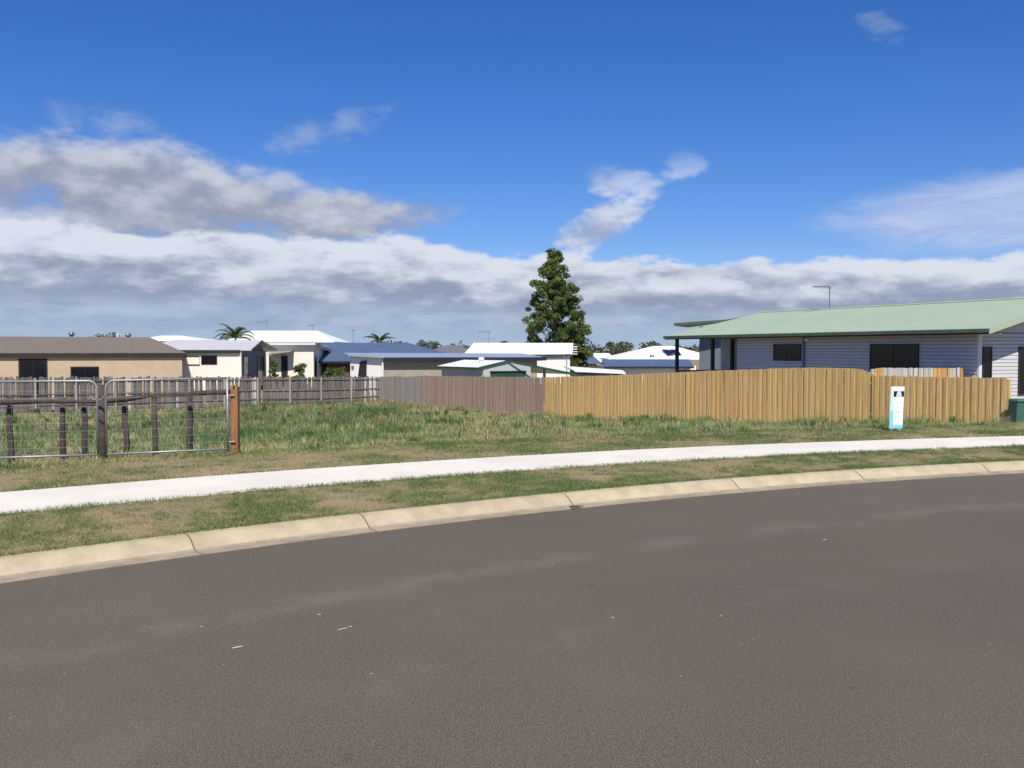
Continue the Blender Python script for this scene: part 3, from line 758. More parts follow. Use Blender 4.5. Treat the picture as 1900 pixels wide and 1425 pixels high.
    # verandah posts and balustrade
    for t, b in ((16.95, .42), (14.2, .42), (15.9, 3.0)):
        part('verandah_post', MB().obox(P(t, b), d, n, -.07, .07, -.07, .07, zb-.1, ze-.1), M['dark_trim'], th, bevel=.006)
    bal = part('balustrade', MB().obox(P(0, .42), d, n, T1+.05, 16.88, -.03, .03, zb+1.38, zb+1.44), M['dark_trim'], th)
    part('rail', MB().obox(P(0, .42), d, n, T1+.05, 16.88, -.02, .02, zb+.52, zb+.56), M['dark_trim'], bal)
    for k in range(30):
        t = T1+.12+k*.14
        part('baluster', MB().obox(P(t, .42), d, n, -.014, .014, -.014, .014, zb+.56, zb+1.38), M['dark_trim'], bal)
    b2 = part('balustrade', MB().obox(P(16.95, 0), n, d, .5, 3.1, -.03, .03, zb+1.38, zb+1.44), M['dark_trim'], th)
    for k in range(17): part('baluster', MB().obox(P(16.95, .55+k*.155), d, n, -.014, .014, -.014, .014, zb+.42, zb+1.38), M['dark_trim'], b2)
    # rear wing roof showing past the verandah end
    D2 = 54; a = at(1250, 604.5, D2); zw = a.z
    A2 = Vector((a.x, a.y)); w = part('rear_wing_roof', MB().prism([(A2.x, A2.y, zw), (A2.x+1.2, A2.y+1.9, zw-.05), (A2.x+5.5, A2.y-.4, zw+.55), (A2.x+4.3, A2.y-2.3, zw+.25)], (0, 0, .16)), M['green_trim'], th)
    part('rear_wing_wall', MB().prism([(A2.x+1.6, A2.y+.4, zb), (A2.x+2.0, A2.y+1.2, zb), (A2.x+4.6, A2.y-.4, zb), (A2.x+4.2, A2.y-1.3, zb)], (0, 0, zw-zb-.02)), M['slate_and_shade'], th)
    # antenna
    p = P(9.9, HW); 
    ap = at(1539, 571, 0.1)
    # find ridge point under the mast pixel
    best = min((abs((P(t, HW).x/P(t, HW).y)*F+950-1538), t) for t in np.arange(0, TR, .05))[1]
    q = P(best, HW); Dq = q.y
    antenna(th, (q.x, q.y, zr), zpx(531, Dq)-zr, boom=(-.82, .06), n=7, rod=.26, dirx=(1, .15), r=.02)
main_house()

#HOUSES
# ------------------------------------------------------------------ houses over the back fence
def hip_roof(th, c, ux, uy, a0, a1, b0, b1, ze, zr, ra0, ra1, rb, m, t=.08, edge=None, name='roof', eh=.16):
    """rectangle a0..a1 x b0..b1 in the frame c,ux,uy ; ridge from ra0 to ra1 at b=rb"""
    def q(a, b, z): return (c[0]+ux[0]*a+uy[0]*b, c[1]+ux[1]*a+uy[1]*b, z)
    A, B, C, D_ = q(a0, b0, ze), q(a1, b0, ze), q(a1, b1, ze), q(a0, b1, ze); r0, r1 = q(ra0, rb, zr), q(ra1, rb, zr)
    rf = part(name, MB().prism([A, B, r1, r0], (0, 0, t)), m, th)
    part('roof_slope', MB().prism([C, D_, r0, r1], (0, 0, t)), m, rf)
    if ra0 > a0+.05: part('roof_slope', MB().prism([D_, A, r0], (0, 0, t)), m, rf)
    if ra1 < a1-.05: part('roof_slope', MB().prism([B, C, r1], (0, 0, t)), m, rf)
    if edge:
        part('fascia', MB().obox(c, ux, uy, a0-.02, a1+.02, b0-.06, b0-.012, ze-eh+.04, ze+.05), edge, rf)
    return rf
def walls(th, c, ux, uy, a0, a1, b0, b1, z0, z1, m, m2=None):
    t = .15
    part('front_wall', MB().obox(c, ux, uy, a0, a1, b0, b0+t, z0, z1), m, th)
    part('rear_wall', MB().obox(c, ux, uy, a0, a1, b1-t, b1, z0, z1), m, th)
    part('side_wall', MB().obox(c, ux, uy, a0, a0+t, b0+t+.002, b1-t-.002, z0, z1-.003), m2 or m, th)
    part('side_wall', MB().obox(c, ux, uy, a1-t, a1, b0+t+.002, b1-t-.002, z0, z1-.003), m2 or m, th)
ex, ey = Vector((1, 0)), Vector((0, 1))
BZ = -1.4
def houses():
    # beige house
    D = 66; k = D/F; c = Vector(((338-950)*k, D)); ze = zpx(657, D-.6)
    th = thing('beige_house', 'low beige house with a grey brown hip roof and brown windows past the gates', 'house', (c.x-8, c.y+4, BZ))
    ux = Vector((1, .36)).normalized(); uy = Vector((-.36, 1)).normalized()
    walls(th, c, ux, uy, -17.5, 0, 0, 8.6, BZ, ze, M['beige'])
    zr = zpx(628, D+4.3)
    hip_roof(th, c, ux, uy, -18, .25, -.14, 9.0, ze+.02, zr, -13.5, -2.3, 4.3, M['taupe_roof'], edge=M['brown_trim'], eh=.26)
    window(th, c, ux, -uy, (152-338)*k, (195-338)*k, BZ+1.0, zpx(681, D), frame='brown_trim', fw=.07)
    window(th, c, ux, -uy, (70-338)*k, (111-338)*k, BZ+.1, zpx(667, D), frame='brown_trim', fw=.09)
    for px, py in ((133, 628), (238, 630)):
        b = at(px, py, D+3.6)
        v = part('roof_vent', MB().lathe((b.x, b.y, b.z-.12), [(.11, 0), (.11, .30), (.15, .32)], 10), M['galv'], th)
        part('vent_turbine', MB().lathe((b.x, b.y, b.z+.205), [(.14, 0), (.21, .06), (.23, .15), (.17, .25), (.05, .30)], 12), M['metal'], v, smooth=True)
    b = at(218, 629, D+3.6); part('vent_pipe', MB().tube([(b.x, b.y, b.z-.15), (b.x, b.y, b.z+.45)], .06, 8), M['white_wall'], th)
    # white house with pale lilac roof
    D = 70; k = D/F; c = Vector(((447-950)*k, D)); ze = zpx(651, D-.4)
    th = thing('white_cottage', 'white board house with a pale lilac roof beside the beige house', 'house', (c.x-3, c.y+3.5, BZ))
    walls(th, c, ex, ey, -6.2, 0, 0, 7.2, BZ, ze, M['cream'], M['slate_and_shade'])  # side walls swap cream for slate: their shade is put into the colour
    q = lambda a, b, z: (c.x+a, c.y+b, z)
    zt = zpx(633, D+4)
    rf = part('roof', MB().prism([q(-8.2, -.16, ze+.02), q(.85, -.16, ze+.02), q(.55, 4, zt), q(-6.6, 4, zt)], (0, 0, .09)), M['lilac_roof'], th)
    part('roof_slope', MB().prism([q(-6.6, 4, zt), q(.55, 4, zt), q(.85, 8, ze+.02), q(-8.2, 8, ze+.02)], (0, 0, .09)), M['lilac_roof'], rf)
    part('fascia', MB().box(c.x-6.2, c.x+.0, c.y-.23, c.y-.17, ze-.17, ze+.06), M['dark_trim'], rf)
    part('barge_board', MB().prism([q(.87, -.16, ze-.08), q(.57, 4, zt-.1), q(.57, 4, zt+.1), q(.87, -.16, ze+.12)], (.03, 0, 0)), M['dark_trim'], rf)
    part('gable_infill', MB().prism([q(-.1, .1, ze), q(-.1, 7.1, ze), q(-.1, 4, zt-.02)], (-.1, 0, 0)), M['slate_and_shade'], th)  # gable end carries the same painted shade as the side wall
    part('corner_trim', MB().box(c.x-.14, c.x+.04, c.y-.04, c.y+.14, BZ, ze-.005), M['white_wall'], th)
    window(th, c, ex, -ey, (375-447)*k, (402-447)*k, zpx(675, D), zpx(661, D), fw=.05)
    window(th, c, ex, -ey, (345-447)*k, (370-447)*k, zpx(676, D), zpx(661, D), frame='khaki', fw=.04)
    w = part('awning_blind', MB().box(c.x+(344-447)*k, c.x+(371-447)*k, c.y-.12, c.y-.06, zpx(676, D), zpx(663, D)), M['cream'], th)
    for b0, b1 in ((.7, 1.9), (4.6, 6.4)): window(th, c, ey, ex, b0, b1, BZ+.4, zpx(662, D+2), fw=.05, mull=0)
    # white rendered house with flat front wing and white hip roof
    D = 80; k = D/F; c = Vector(((582-950)*k, D)); zt = zpx(640, D)
    th = thing('rendered_house', 'cream rendered house with a flat front wing and a big white hip roof', 'house', (c.x-2, c.y+4, BZ))
    walls(th, c, ex, ey, -4.6, 0, 0, 6.5, BZ, zt, M['cream'], M['white_wall'])
    q = lambda a, b, z: (c.x+a, c.y+b, z)
    part('flat_roof', MB().prism([q(-5.0, -.5, zt+.01), q(.25, -.5, zt+.01), q(.75, 6.5, zt-.75), q(-5.0, 6.5, zt-.75)], (0, 0, .14)), M['white_roof'], th)
    part('roof_fascia', MB().prism([q(.28, -.5, zt-.05), q(.78, 6.5, zt-.85), q(.78, 6.5, zt-.6), q(.28, -.5, zt+.18)], (.03, 0, 0)), M['soffit'], th)
    hip_roof(th, Vector(((455-950)*92/F, 90)), ex, ey, -1.5, (627-455)*90/F+.2, 0, 9, zpx(635.5, 90), zpx(615, 94), (458-455)*94/F, (583-455)*94/F-.2, 4, M['white_roof'])
    part('main_block', MB().box((470-950)*92/F, (612-950)*92/F, 91, 98, BZ, zpx(636, 90)), M['white_wall'], th)
    door = part('door', MB().box(c.x+(522-582)*k, c.x+(534-582)*k, c.y-.03, c.y-.002, BZ+.1, zpx(660, D)), M['dark_frame'], th)
    part('handle', MB().box(c.x+(532-582)*k, c.x+(533-582)*k, c.y-.08, c.y-.031, BZ+1.1, BZ+1.25), M['metal'], door)
    part('entry_awning', MB().prism([q((503-582)*k, -1.3, zpx(658, D)), q((546-582)*k, -1.3, zpx(653, D)), q((546-582)*k, -.01, zpx(651, D)), q((503-582)*k, -.01, zpx(655, D))], (0, 0, .08)), M['khaki'], th)
    part('entry_post', MB().box(c.x+(506-582)*k, c.x+(508.5-582)*k, c.y-1.2, c.y-1.1, BZ, zpx(658, D)), M['dark_trim'], th)
    for b0, b1 in ((-.0, 0),): pass
    window(th, c, ey, ex, .35, 1.1, BZ+.4, zpx(663, D), fw=.05, mull=0); window(th, c, ey, ex, 3.3, 4.3, BZ+.4, zpx(664, D+3), fw=.05, mull=0)
    antenna(th, at(495, 617, 94), 1.1, boom=(-1.1, .1), n=6, rod=.35, r=.02); antenna(th, at(580, 617, 94), .75, boom=(-.5, .3), n=5, rod=.3, r=.02)
    # white roof peeping between beige and white houses
    th = thing('white_hip_house', 'white hip roof peeping up behind the beige house', 'house', (at(295, 640, 92).x, 94, BZ))
    c = Vector((at(295, 640, 90).x, 90)); hip_roof(th, c, ex, ey, -2.6, 4.4, 0, 7, zpx(633, 90), zpx(624, 93), -.9, 1.1, 3, M['white_roof'])
    part('wall', MB().box(c.x-2.2, c.x+4.0, 90.4, 96.5, BZ, zpx(633, 90)), M['white_wall'], th)
    # blue roofed brick house
    D = 82; k = D/F; c = Vector(((615-950)*k, D)); ze = zpx(672, D)
    th = thing('blue_roof_house', 'brown brick house with a long blue hip roof', 'house', (c.x+6, c.y+4, BZ))
    walls(th, c, ex, ey, -.5, 11, .6, 9, BZ, ze, M['brick'])
    hip_roof(th, c, ex, ey, -2.2, (853-615)*k+.6, 0, 10, ze+.02, zpx(637.5, D+5), (598-950)*(D+5)/F-c.x, (757-950)*(D+5)/F-c.x, 5, M['blue_roof'], edge=M['navy'])
    part('mast', MB().tube([at(655, 639, D+5), at(655, 614, D+5)], .02, 6), M['ant'], th)
    part('dish', MB().lathe(at(655, 614, D+5), [(.03, 0), (.22, .05), (.26, .12)], 12), M['white_wall'], th)
    # long low house, shadow strip under its eave painted navy
    D = 70.5; k = D/F; c = Vector(((711-950)*k, D)); ux = Vector((1, .22)).normalized(); uy = Vector((-ux.y, ux.x)); ze = zpx(667, D)
    th = thing('low_long_house', 'long low building with khaki wall, white end wall and eave shadow painted navy', 'building', (c.x+5, c.y+3, BZ))
    part('front_wall', MB().obox(c, ux, uy, 0, 12.2, 0, .15, BZ, ze), M['khaki'], th)  # khaki also holds this wall's weaker sunlight in its colour
    for i in range(1, 10): part('cover_strip', MB().obox(c, ux, uy, i*1.2-.02, i*1.2+.02, -.014, -.001, BZ, ze-.2), M['khaki'], th)
    part('rear_wall', MB().obox(c, ux, uy, -2.2, 12.2, 6, 6.15, BZ, ze+.3), M['khaki'], th)
    ez = zpx(658, D+1)
    cl = Vector(((650-950)/F*(D+1.5), D+1.5)); eu = (c-cl).normalized(); en = Vector((eu.y, -eu.x)); eL = (c-cl).length
    part('end_wall', MB().obox(cl, eu, en, 0, eL, -.15, 0, BZ, ez-.15), M['white_wall'], th)
    pts = [(.55, BZ+.02), (1.55, BZ+.02), (1.62, zpx(668.5, D)), (.95, zpx(671.5, D))]
    o = part('door_opening', MB().prism([(cl.x+eu.x*a+en.x*.012, cl.y+eu.y*a+en.y*.012, z) for a, z in pts], (en.x*.02, en.y*.02, 0)), M['dark_frame'], th)
    part('meter_box', MB().obox(cl, eu, en, .18, .38, .004, .12, zpx(684, D), zpx(679, D)), M['metal'], th)
    part('corner_post', MB().tube([(c.x-.02, c.y-.12, BZ), (c.x-.02, c.y-.12, ze-.05)], .07, 8), M['cream'], th)
    def q(a, b, z): v = c+ux*a+uy*b; return (v.x, v.y, z)
    rf = part('roof', MB().prism([q(-.05, -.5, ze+.12), q(12.5, -.5, ze+.10), q(12.5, 6.6, ze+.34), q(-2.8, 6.6, ze+.40), (cl.x-.1, cl.y-.4, ez-.12)], (0, 0, .1)), M['pale_blue_roof'], th)
    part('fascia', MB().obox(c, ux, uy, -.0, 12.5, -.56, -.505, ze-.12, ze+.16), M['navy'], rf)  # navy strip stands in for the shadow along the eave
    part('soffit', MB().obox(c, ux, uy, .0, 12.4, -.5, -.02, ze-.02, ze+.05), M['navy'], rf)  # navy here deepens the eave shadow by colour
    part('gutter_end', MB().obox(c, ux, uy, 12.4, 12.8, -.66, -.3, ze-.1, ze+.18), M['dark_trim'], rf)
    # white-roofed board house
    D = 84; k = D/F; c = Vector(((860-950)*k, D)); ze = zpx(660, D)
    th = thing('white_roof_house', 'white board house with a broad white roof in front of the tall tree', 'house', (c.x+5, c.y+4, BZ))
    walls(th, c, ex, ey, .4, (1058-860)*k, .4, 8, BZ, ze, M['white_wall'])
    q = lambda a, b, z: (c.x+a, c.y+b, z)
    zr = zpx(638, D+4); a1 = (1060-860)*k+.1
    rf = part('roof', MB().prism([q(0, 0, ze+.02), q(a1-.0, 0, ze+.14), q(a1+.35, 4, zr-.02), q((879-950)*(D+4)/F-c.x, 4, zr)], (0, 0, .1)), M['white_roof'], th)
    part('roof_slope', MB().prism([q((879-950)*(D+4)/F-c.x, 4, zr), q(a1+.35, 4, zr-.02), q(a1, 8.4, ze), q(-.4, 8.4, ze)], (0, 0, .1)), M['white_roof'], rf)
    part('gable_infill', MB().prism([q(a1-.1, .4, ze), q(a1-.1, 8, ze), q(a1-.1, 4, zr-.02)], (-.1, 0, 0)), M['white_wall'], th)
    for i in range(4): part('louvre', MB().box(c.x+a1+.12, c.x+a1+.55, c.y+1.4, c.y+1.5, zpx(657-i*4.5, D)-.04, zpx(657-i*4.5, D)+.04), M['white_wall'], th)
    part('gutter', MB().box(c.x+(1002-860)*k, c.x+(1046-860)*k, c.y+.25, c.y+.38, ze-.18, ze-.08), M['khaki'], th)
    part('downpipe', MB().tube([q((1052-860)*k, .33, BZ), q((1052-860)*k, .33, ze-.05)], .05, 6), M['soffit'], th)
    antenna(th, at(907, 640, D+4), zpx(615, D+4)-zpx(640, D+4), boom=(-1.0, .2), n=6, rod=.3, r=.022)
    # far grey roof
    th = thing('grey_roof_house', 'far grey tiled hip roof left of the white roofed house', 'house', (at(830, 650, 112).x, 116, BZ))
    c = Vector((at(800, 650, 112).x, 112)); hip_roof(th, c, ex, ey, -1.0, 5.2, 0, 8, zpx(656, 112), zpx(641.5, 116), 1.6, 3.2, 4, M['grey_roof'])
    part('wall', MB().box(c.x-.5, c.x+4.7, 112.4, 119, BZ, zpx(656, 112)), M['beige'], th)
    # house with white hip roof, blue skirt and solar panels
    D = 84; k = D/F; c = Vector(((1122-950)*k, D)); ze = zpx(681, D)
    th = thing('solar_house', 'cream house with white hip roof, blue lower roof and solar panels', 'house', (c.x+4, c.y+5, BZ))
    walls(th, c, ex, ey, .1, (1266-1122)*k+1.5, 1.2, 10, BZ, ze+.1, M['cream'])
    part('verandah_wall', MB().box(c.x+.2, c.x+(1268-1122)*k, c.y+.05, c.y+.15, BZ, ze-.03), M['cream'], th)
    q = lambda a, b, z: (c.x+a, c.y+b, z)
    aR = (1262-1122)*k+1.2
    part('lower_roof', MB().prism([q(-.1, -.35, ze), q(aR, -.35, ze), q(aR, 1.9, zpx(668, D+2)), q(-.1, 1.9, zpx(668, D+2))], (0, 0, .07)), M['blue_roof'], th)
    part('fascia', MB().box(c.x-.1, c.x+aR, c.y-.42, c.y-.37, ze-.12, ze+.05), M['navy'], th)
    D2 = D+1.9; z2 = zpx(667.5, D2); zr = zpx(643.5, D+6)
    rf = hip_roof(th, c, ex, ey, (1128-950)*D2/F-c.x, aR+3.2, 1.92, 10.4, z2, zr, (1212-950)*(D+6)/F-c.x, (1228-950)*(D+6)/F-c.x+1.2, 6.1, M['white_roof'])
    # panels on the right slope
    for i in range(2):
        for j in range(3):
            px0 = 1226+i*15+j*7; py0 = 650+j*8.5
            a = at(px0+2, py0, D+4.2-j*.9); b = at(px0+16, py0+.8, D+4.2-j*.9); c_ = at(px0+22, py0+8.2, D+3.4-j*.9); d_ = at(px0+8, py0+7.4, D+3.4-j*.9)
            part('solar_panel', MB().prism([a, b, c_, d_], (0, -.06, .10)), M['solar'], rf)
    v = at(1210, 664, D+2.6); part('roof_vent', MB().lathe((v.x, v.y, v.z-.15), [(.14, 0), (.14, .3), (.24, .34), (.2, .46)], 10), M['metal'], rf)
    # smaller roofs between the tree and that house
    th = thing('twin_roof_house', 'small white and blue roofed house between the tree and the solar panels', 'house', (at(1100, 670, 100).x, 103, BZ))
    c = Vector((at(1086, 670, 100).x, 100)); hip_roof(th, c, ex, ey, -.6, 3.6, 0, 6, zpx(672, 100), zpx(656.5, 103), .3, 2.9, 3, M['white_roof'])
    hip_roof(th, c, ex, ey, -.9, 1.6, -2.4, -.1, zpx(676, 97.6), zpx(662, 98.5), -.3, .8, -1.2, M['blue_roof'], name='porch_roof')
    part('wall', MB().box(c.x-.3, c.x+3.2, 100.3, 105.6, BZ, zpx(672, 100)), M['brick'], th)
    th = thing('side_garage', 'low white roofed garage with a dark gap under its eave beyond the new fence', 'garage', (at(1110, 690, 76).x, 78, BZ))
    c = Vector((at(1066, 690, 76).x, 76)); q = lambda a, b, z: (c.x+a, c.y+b, z)
    part('roof', MB().prism([q(0, -.3, zpx(690, 75.7)), q(4.2, -.3, zpx(694, 75.7)), q(4.6, 5, zpx(689, 81)), q(-.6, 5, zpx(681, 81))], (0, 0, .1)), M['white_roof'], th)
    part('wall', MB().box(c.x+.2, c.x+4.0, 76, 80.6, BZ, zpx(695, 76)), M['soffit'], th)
    # garden shed
    D = 58; u = Vector((.85, .52)).normalized(); v = Vector((-.52, .85)).normalized(); k = D/F
    c = Vector(((897-950)*k, D)); ze = zpx(681, D); W = 3.55; L = 5.8
    th = thing('steel_shed', 'pale green grey steel shed with a dark green roller door and white roof', 'shed', (c.x+1.5, c.y+3, -1.45))
    zb = -1.5
    def q(a, b, z): w = c+u*a+v*b; return (w.x, w.y, z)
    part('front_wall', MB().obox(c, u, v, 0, W, 0, .06, zb, ze), M['shed_wall'], th)
    za = zpx(671, D+.9)
    part('gable_infill', MB().prism([q(0, .0, ze+.001), q(W, 0, ze+.001), q(W/2, 0, za)], (v.x*.06, v.y*.06, 0)), M['shed_wall'], th)
    part('side_wall', MB().obox(c, u, v, 0, .06, .062, L, zb, ze), M['shed_wall'], th)
    part('side_wall', MB().obox(c, u, v, W-.06, W, .062, L, zb, ze), M['shed_wall'], th)
    part('rear_wall', MB().obox(c, u, v, .062, W-.062, L-.06, L, zb, ze), M['shed_wall'], th)
    rd_ = part('roller_door', MB().obox(c, u, v, .50, W-.42, -.03, -.002, zb+.1, zpx(690.5, D)), M['deep_green'], th)
    for i in range(8): part('slat', MB().obox(c, u, v, .52, W-.44, -.045, -.031, zb+.15+i*.2, zb+.15+i*.2+.17), M['deep_green'], rd_)
    part('door_head', MB().obox(c, u, v, .46, W-.38, -.10, -.002, zpx(690.5, D), zpx(688.8, D)), M['dark_trim'], th)
    rf = part('roof', MB().prism([q(-.34, -.05, ze-.07), q(W/2, -.05, za+.02), q(W/2, L+.1, za+.02), q(-.34, L+.1, ze-.07)], (0, 0, .05)), M['white_roof'], th)
    part('roof_slope', MB().prism([q(W+.1, -.05, ze+.02), q(W/2, -.05, za+.02), q(W/2, L+.1, za+.02), q(W+.1, L+.1, ze+.02)], (0, 0, .05)), M['white_roof'], rf)
    part('barge_board', MB().prism([q(-.36, -.09, ze-.13), q(W/2, -.09, za-.04), q(W/2, -.09, za+.10), q(-.36, -.09, ze+.01)], (v.x*.03, v.y*.03, 0)), M['deep_green'], rf)
    part('gutter', MB().obox(c, u, v, -.43, -.345, -.05, L+.1, ze-.15, ze-.02), M['deep_green'], rf)
    e = at(1066, 694, D+1.8)
    part('barge_board', MB().prism([q(W/2+.001, -.09, za-.04), (e.x, e.y, e.z-.10), (e.x, e.y, e.z+.06), q(W/2+.001, -.09, za+.10)], (v.x*.03, v.y*.03, 0)), M['deep_green'], rf)
    cr = part('carport_roof', MB().prism([q(W+.11, -.2, ze+.0), (e.x, e.y+.05, e.z-.03), (e.x+v.x*L, e.y+v.y*L, e.z-.03), q(W+.11, L, ze+.0)], (0, 0, .05)), M['white_roof'], th)
    b = at(1010, 695, D+1.2); part('carport_post', MB().box(b.x-.09, b.x+.09, b.y-.05, b.y+.05, zb, zpx(684.5, D+1.2)), M['dark_trim'], th)
    b = at(893, 674, D+2.5); part('roof_vent', MB().lathe((b.x, b.y, b.z-.2), [(.12, 0), (.12, .42), (.2, .44), (.2, .56), (.06, .6)], 10), M['white_wall'], th)
houses()

#VEG
# ------------------------------------------------------------------ trees, palms, shrubs
def leaf_cloud(centers, radii, per, size, flat=.75, up=.35):
    """quads scattered through clumps; tint lighter towards no direction, random per clump and leaf"""
    V = []; T = []
    for c, r in zip(centers, radii):
        n = int(per*random.uniform(.75, 1.25)); ct = random.gauss(.5, .16)
        P = rng.normal(size=(n, 3)); P /= np.linalg.norm(P, axis=1)[:, None]; P *= (rng.random((n, 1))**.45)*r; P[:, 2] *= flat
        P += np.array(c)
        a = rng.normal(size=(n, 3)); a[:, 2] += up*0; a /= np.linalg.norm(a, axis=1)[:, None]
        b = np.cross(a, rng.normal(size=(n, 3))); b /= np.linalg.norm(b, axis=1)[:, None]
        s = size*rng.uniform(.6, 1.3, (n, 1)); a *= s; b *= s*.5
        q = np.stack([P-a, P+b*.9, P+a, P-b*.9], 1); V.append(q.reshape(-1, 3)); T.append(np.repeat(np.clip(ct+rng.normal(0, .17, n), 0, 1), 4))
    V = np.concatenate(V); T = np.concatenate(T); Fc = np.arange(len(V)).reshape(-1, 4)
    return V, Fc, T
def tall_tree():
    D = 96; k = D/F; bx = (1036-950)*k; z0 = -1.4; ht = zpx(460, D)
    th = thing('tall_tree', 'tall dark green conical tree rising behind the white roofed house', 'tree', (bx, D, z0))
    prof_y = [460, 480, 500, 520, 545, 575, 605, 640, 665, 690]
    lft = [1022, 1008, 998, 984, 984, 972, 966, 984, 1000, 1040]; rgt = [1036, 1050, 1058, 1068, 1080, 1082, 1090, 1090, 1088, 1092]
    cen = []; rad = []; limbs = []
    N = 430
    for i in range(N):
        y = 466+(690-466)*((i+.5)/N)**.82; cx = np.interp(y, prof_y, [(a+b)/2 for a, b in zip(lft, rgt)]); hw = np.interp(y, prof_y, [(b-a)/2 for a, b in zip(lft, rgt)])*k
        r = random.uniform(.32, .70); a = random.uniform(0, 2*math.pi); q = max(0, hw-r*.7)*(random.random()**.42)
        px = cx+q*math.cos(a)/k
        if 1004 < px < 1024 and 592 < y < 636: continue
        if 992 < px < 1012 and 512 < y < 524: continue
        if y > 480 and float(vnoise(px*.085+40, y*.085, 1, 7)) < .25: continue
        px += random.gauss(0, 3); c = ((px-950)*k, D+q*math.sin(a), zpx(y, D)); cen.append(c); rad.append(r)
    for i in range(42):                                   # fuller skirt low on one side
        y = random.uniform(600, 688); px = random.gauss(1064, 14)
        if px < 1092: cen.append(((px-950)*k, D+random.gauss(0, .8), zpx(y, D))); rad.append(random.uniform(.35, .65))
    V, Fc, T = leaf_cloud(cen, rad, 115, .155)
    tr = [(bx, D, z0-.2), (bx-.1, D, z0+2.5), (bx-.3, D, z0+5), (bx-.2, D, z0+8), (bx-.35, D, z0+11), ((1030-950)*k, D, ht-.7)]
    part('trunk', MB().tube(tr, [.34, .28, .22, .16, .09, .03], 8), M['bark'], th, smooth=True)
    mb = MB()
    for c in cen[::2]:
        zc = c[2]; f = max(.6, zc-1.3-random.random()); tx = np.interp(f, [p[2] for p in tr], [p[0] for p in tr])
        m = Vector(((tx+c[0])/2, (D+c[1])/2, (f+zc)/2-.12)); mb.tube([(tx, D, f), m, c], [.06, .04, .015], 5)
    part('limbs', mb, M['bark'], th, smooth=True)
    o = link('crown', np_mesh('crown', V-np.array([bx, D, z0]), Fc, M['leaf'], 4, T), th, (bx, D, z0))
tall_tree()
def palm(px, py, D, span, nf, label, seed):
    random.seed(seed); b = at(px, py, D)
    th = thing('palm_tree', label, 'palm tree', (b.x, D, -1.4), 'palms beyond the fence')
    part('trunk', MB().tube([(b.x, D, -1.5), (b.x+.05, D, (b.z-1.4)/2), (b.x, D, b.z)], [.16, .13, .10], 8), M['bark'], th, smooth=True)
    for i in range(nf):
        az = 2*math.pi*i/nf+random.uniform(-.25, .25); el = random.choice((1.35, 1.15, .95, .75, .5))+random.uniform(-.1, .1); L = span*random.uniform(.85, 1.1)
        V = []; Fc = []; T = []; pts = []; q = Vector((0, 0, 0)); e = el
        for s in range(13):
            pts.append(q.copy()); q = q+Vector((math.cos(az)*math.cos(e), math.sin(az)*math.cos(e), math.sin(e)))*(L/12); e -= .115+.02*s*(.6 if el > 1 else 1)*.5
        tint = random.uniform(.25, .9)
        for s in range(1, 12):
            for sub in range(3):
                f = sub/3; c = pts[s].lerp(pts[s+1], f) ; t = (pts[s+1]-pts[s]).normalized(); sd = t.cross(Vector((0, 0, 1))).normalized()
                l = .62*math.sin(math.pi*(s+f+.8)/13.2)+.1
                for sg in (-1, 1):
                    tip = c+(sd*sg*.8+t*.55+Vector((0, 0, -.32)))*l*.75; w = t*.035; o = len(V)
                    V += [c-w, c+w, tip]; Fc.append((o, o+1, o+2)); T += [tint]*3
        for s in range(12):
            sd = Vector((0, 0, .02)); o = len(V); V += [pts[s]-sd, pts[s+1]-sd, pts[s+1]+sd, pts[s]-sd, pts[s+1]+sd, pts[s]+sd]; Fc += [(o, o+1, o+2), (o+3, o+4, o+5)]; T += [tint*.8]*6
        link('frond', np_mesh('frond', np.array([tuple(v) for v in V]), Fc, M['palm'], 3, T), th, b)
palm(437, 629, 86, 2.25, 17, 'larger palm crown showing over the pale lilac roof', 3)
palm(704, 637, 97, 1.85, 13, 'smaller palm crown showing over the blue roof', 5)
palm(934, 640, 102, .9, 8, 'tiny palm tip showing over the white roof beside the tall tree', 9)
random.seed(11)
def shrub(name, label, cat, px, py, D, w, h, n, per, size, m='leaf', group=None, z0=None):
    b = at(px, py, D); z0 = gz(b.x, D) if z0 is None else z0; zt = b.z
    th = thing(name, label, cat, (b.x, D, z0), group)
    cen = []; rad = []
    for i in range(n):
        f = random.random(); a = random.uniform(0, 6.28); q = w/2*math.sqrt(random.random())*(1-.5*f)
        cen.append((q*math.cos(a), q*math.sin(a)*.8, (zt-h-z0)+h*f)); rad.append(random.uniform(.5, 1)*min(w, h)*.24)
    V, Fc, T = leaf_cloud(cen, rad, per, size)
    link('crown', np_mesh('crown', V, Fc, M[m], 4, T), th, (b.x, D, z0))
    mb = MB()
    for i in range(4): mb.tube([(b.x, D, z0-.05), (b.x+cen[i][0]*.5, D+cen[i][1]*.5, z0+(cen[i][2])*.6), (b.x+cen[i][0], D+cen[i][1], z0+cen[i][2])], [.05, .035, .015], 5)
    part('trunk', mb, M['bark'], th)
shrub('garden_shrub', 'grey green shrub against the cream rendered house beside its door', 'shrub', 556, 678, 77, 1.5, 2.0, 34, 90, .08)
shrub('garden_shrub', 'dark leafy plant beside the entry awning of the cream rendered house', 'shrub', 507, 670, 76, .9, 2.2, 30, 90, .09)
shrub('garden_shrub', 'low flowering hedge over the old fence below the blue roof', 'shrub', 622, 686, 68, 2.6, 1.6, 44, 90, .07)
